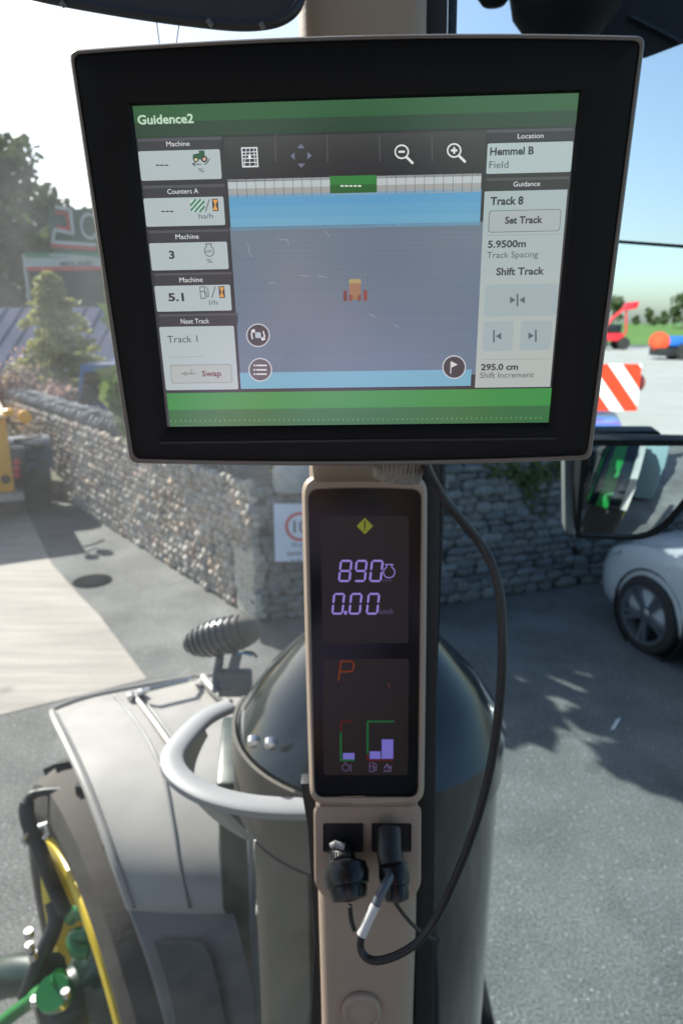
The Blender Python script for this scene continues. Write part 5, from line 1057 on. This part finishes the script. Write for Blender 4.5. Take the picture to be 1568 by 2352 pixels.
for (u, v, k) in ((1187, 689, 0), (1140, 772, 1), (1222, 771, 2)):
    du = {0: 0, 1: -7, 2: 7}[k]; ln([[(u+du, v-13), (u+du, v+13)]], 4, GY, H4)
    if k != 2: poly([(u+(4 if k == 0 else -3), v), (u+(17 if k == 0 else 10), v-8), (u+(17 if k == 0 else 10), v+8)], GY, H4)
    if k != 1: poly([(u-(4 if k == 0 else -3), v), (u-(17 if k == 0 else 10), v-8), (u-(17 if k == 0 else 10), v+8)], GY, H4)
T('295.0 cm', 1103, 850, 13.5, (26, 30, 34), .045, sx=.95); T('Shift Increment', 1101, 868, 12.5, (60, 66, 70), 0, sx=.92)
# arm holding the screen and knurled clamp
m = MB(); loops = []
for v, l, r, d in ((1000, 708, 960, .43), (1082, 712, 962, .50), (1110, 716, 962, .56)): a_, b_ = P(l, v, d), P(r, v, d); loops.append([a_, b_, b_+Vector((0, .04, 0)), a_+Vector((0, .04, 0))])
m.loft(loops, caps=True); m.build('mounting_arm', beige, mon, world=True, bevel=.006)
kn = mat('knurled_grey', (.20, .18, .15), .5, var=.3, vs=300); m = MB(); c_ = P(915, 1064, .46)
m.lathe([(0, -.012), (.016, -.011), (.0175, -.004), (.0175, .008), (0, .010)], Matrix.Translation(c_) @ Matrix.Rotation(.12, 4, 'Y'), 40); kb = m.build('clamp_knob', kn, mon, world=True)
for k in range(40):
    a_ = k*math.pi/20; m = MB(); m.box((-.0006, -.0006, -.0035), (.0006, .0006, .0075), Matrix.Translation(c_) @ Matrix.Rotation(.12, 4, 'Y') @ Matrix.Rotation(a_, 4, 'Z') @ Matrix.Translation((.0178, 0, 0))); m.build('knurl', kn, kb, world=True, smooth=False)

# ================================================================== PLUGS AND CABLE
def plug(name, label, top, mid_, bot, d, r0, r1, ribs):
    c0, c1, c2 = P(*top, d+.015), P(*mid_, d-.012), P(*bot, d-.022); ob = thing(name, label, 'plug', c0)
    MB().tube([c0+Vector((0, .02, 0)), c0, c0.lerp(c1, .6)], [r0, r0, r0*1.05], 18).build('plug_body', sk if False else blk, ob, world=True)
    ax_ = (c2-c1).normalized(); mt_ = Matrix.Translation(c1) @ Vector((0, 0, 1)).rotation_difference(ax_).to_matrix().to_4x4(); ln_ = (c2-c1).length
    MB().lathe([(r0*.9, -.012), (r1*1.12, -.008), (r1*1.22, 0), (r1*1.12, .008), (r1, .009), (r1*.98, ln_*.75), (r1*.88, ln_), (r1*.2, ln_+.002), (0, ln_+.001)], mt_, 28).build('cap', mat('cap_rubber', (.010, .010, .010), .28, spec=.5), ob, world=True, auto=45)
    if ribs:
        for k in range(8): a_ = P(top[0]-22+k*6, top[1]-3, d-.012); MB().tube([a_, P(top[0]-22+k*6, top[1]+16, d-.014)], .0008, 5).build('grip_rib', blk, ob, world=True)
    return ob
p1 = plug('capped_plug', 'black plug with round dust cap hanging from the left socket', (783, 1960), (795, 2010), (803, 2065), .60, .0115, .0165, True)
MB().tube([P(762, 1942, .585), P(768, 1938, .583), P(790, 1945, .583)], .0028, 8).build('release_tab', mat('tab_grey', (.25, .25, .25), .4), p1, world=True)
MB().tube(spline([P(803, 2080, .60), P(806, 2110, .605), P(813, 2135, .61)], 5), .0022, 8).build('cord_stub', blk, p1, world=True)
p2 = plug('elbow_plug', 'black elbow plug in the right socket feeding the looping cable', (896, 1950), (905, 2010), (912, 2068), .60, .0105, .0112, False)
MB().tube([P(893, 1905, .605), P(893, 1960, .59), P(897, 1985, .585)], .0105, 14).build('plug_latch', blk, p2, world=True)
MB().tube(spline([P(905, 2070, .60), P(935, 2110, .61), P(972, 2146, .615), P(1005, 2160, .62)], 6), [.0018]*18+[.0026], 8).build('tether', blk, p2, world=True)
cab = thing('cable', 'black cable looping from behind the screen down to the elbow plug', 'cable', P(1150, 1500, .5))
cp = [(900, 2000, .585), (893, 2018, .575), (880, 2040, .565), (862, 2078, .560), (843, 2118, .558), (830, 2148, .557), (828, 2178, .557), (842, 2200, .555), (870, 2206, .552), (915, 2192, .55), (960, 2162, .55), (1000, 2110, .548), (1035, 2040, .54), (1072, 1950, .525), (1105, 1850, .51), (1128, 1750, .50), (1143, 1650, .49), (1152, 1540, .48), (1152, 1440, .475), (1147, 1365, .475), (1130, 1300, .475), (1100, 1245, .475), (1062, 1198, .47), (1025, 1155, .465), (1000, 1115, .46), (985, 1085, .45), (965, 1040, .43), (930, 1000, .42)]
MB().tube(spline([P(*p) for p in cp], 6), .0033, 14).build('cable_sheath', mat('cable_black', (.013, .013, .014), .38, spec=.5), cab, world=True)
MB().tube(spline([P(*p) for p in cp[3:6]], 6), .0041, 14).build('white_sleeve', mat('white_sleeve', (.62, .62, .60), .4), cab, world=True)
MB().tube(spline([P(*p) for p in cp[0:4]], 6), .0039, 14).build('grey_boot', mat('boot_grey', (.10, .12, .14), .3), cab, world=True)

# ================================================================== THE PHOTOGRAPHER (stands in the cab behind the camera; the screens mirror the lilac shirt and hands)
per = thing('person', 'person in a lilac shirt standing in the cab and holding up a camera', 'person', (-.02, -.34, 1.153))
def skin(name, verts, edges, rad, m, sub=2):
    me = bpy.data.meshes.new(name); me.from_pydata([tuple(Vector(v)-Vector((-.02, -.34, 1.153))) for v in verts], edges, []); me.materials.append(m)
    o = bpy.data.objects.new(name, me); COL.objects.link(o); o.parent = per
    md = o.modifiers.new('skin', 'SKIN'); sv = me.skin_vertices[0].data
    for i, r_ in enumerate(rad): sv[i].radius = (r_, r_) if not isinstance(r_, tuple) else r_
    sv[0].use_root = True; md.use_smooth_shade = True
    sb = o.modifiers.new('sub', 'SUBSURF'); sb.levels = sub; sb.render_levels = sub
    return o
fl = mat('skin', (.66, .38, .29), .5); shirt = mat('lilac_shirt', (.55, .48, .80), .9); jeans = mat('jeans', (.04, .06, .11), .9); hairm = mat('hair', (.06, .04, .025), .6)
vs = [(-.02, -.36, 2.02), (-.02, -.35, 2.20), (-.02, -.35, 2.38), (-.02, -.33, 2.47), (-.02, -.31, 2.53), (-.02, -.29, 2.60), (-.02, -.29, 2.68), (-.02, -.30, 2.75)]
rd = [(.15, .10), (.14, .10), (.16, .11), (.09, .07), .05, .065, .085, .06]; ed = [(i, i+1) for i in range(7)]
for sx in (-1, 1):
    b = len(vs); vs += [(-.02+sx*.18, -.35, 2.44), (-.02+sx*.25, -.25, 2.22), (sx*.13, -.13, 2.46), (sx*.095, -.09, 2.54)]; rd += [.052, .042, .032, .030]; ed += [(2, b), (b, b+1), (b+1, b+2), (b+2, b+3)]
    for k in range(4):   # four fingers curled round the camera body, thumb below
        q = len(vs); z = 2.575+k*.021; vs += [(sx*.088, -.075, z), (sx*.076, -.050, z+.002), (sx*(.060-.003*k), -.040, z+.003)]; rd += [.0105, .0095, .008]; ed += [(b+3, q), (q, q+1), (q+1, q+2)]
    q = len(vs); vs += [(sx*.075, -.105, 2.565), (sx*.055, -.095, 2.585)]; rd += [.012, .010]; ed += [(b+3, q), (q, q+1)]
    b = len(vs); vs += [(-.02+sx*.09, -.36, 1.95), (-.02+sx*.11, -.33, 1.58), (-.02+sx*.11, -.37, 1.22), (-.02+sx*.12, -.27, 1.185)]; rd += [.09, .065, .045, .035]; ed += [(0, b), (b, b+1), (b+1, b+2), (b+2, b+3)]
body_ = skin('body', vs, ed, rd, fl)
vs = [(-.02, -.36, 1.98), (-.02, -.35, 2.20), (-.02, -.35, 2.38), (-.02, -.33, 2.485)]; rd = [(.17, .12), (.16, .115), (.18, .125), (.10, .08)]; ed = [(0, 1), (1, 2), (2, 3)]
for sx in (-1, 1): b = len(vs); vs += [(-.02+sx*.19, -.35, 2.44), (-.02+sx*.25, -.25, 2.22), (-.02+sx*.20, -.195, 2.32)]; rd += [.068, .056, .052]; ed += [(2, b), (b, b+1), (b+1, b+2)]
skin('shirt', vs, ed, rd, shirt)
vs = [(-.02, -.36, 2.0)]; rd = [(.16, .12)]; ed = []
for sx in (-1, 1): b = len(vs); vs += [(-.02+sx*.09, -.36, 1.93), (-.02+sx*.11, -.33, 1.58), (-.02+sx*.11, -.37, 1.25)]; rd += [.105, .08, .06]; ed += [(0, b), (b, b+1), (b+1, b+2)]
skin('trousers', vs, ed, rd, jeans)
m = MB(); m.lathe([(.092, -.01), (.098, .03), (.085, .075), (.05, .10), (0, .11)], Matrix.Translation((-.02, -.315, 2.70)) @ Matrix.Rotation(.35, 4, 'X'), 20); m.build('hair', hairm, per, world=True)
for sx in (-1, 1):
    MB().lathe([(0, -.011), (.008, -.008), (.011, 0), (.008, .008), (0, .011)], Matrix.Translation((-.02+sx*.032, -.207, 2.685)), 12).build('eye', mat('eye', (.6, .6, .58), .2), per, world=True)
    MB().lathe([(0, -.03), (.012, -.02), (.014, 0), (.012, .02), (0, .03)], Matrix.Translation((-.02+sx*.088, -.30, 2.675)), 10).build('ear', fl, per, world=True)
MB().tube([(-.02, -.212, 2.69), (-.02, -.195, 2.66), (-.02, -.205, 2.65)], [.006, .012, .008], 8).build('nose', fl, per, world=True)
MB().tube([(-.045, -.222, 2.622), (-.02, -.216, 2.62), (.005, -.222, 2.622)], .005, 6).build('mouth', mat('lips', (.45, .2, .17), .5), per, world=True)
m = MB(); m.box((-.055, -.075, 2.615), (.055, -.028, 2.685)); m.build('hand_camera', blk, None, bevel=.004); tag(bpy.data.objects['hand_camera'], 'small black camera held up in front of the photographer in the cab', 'camera')
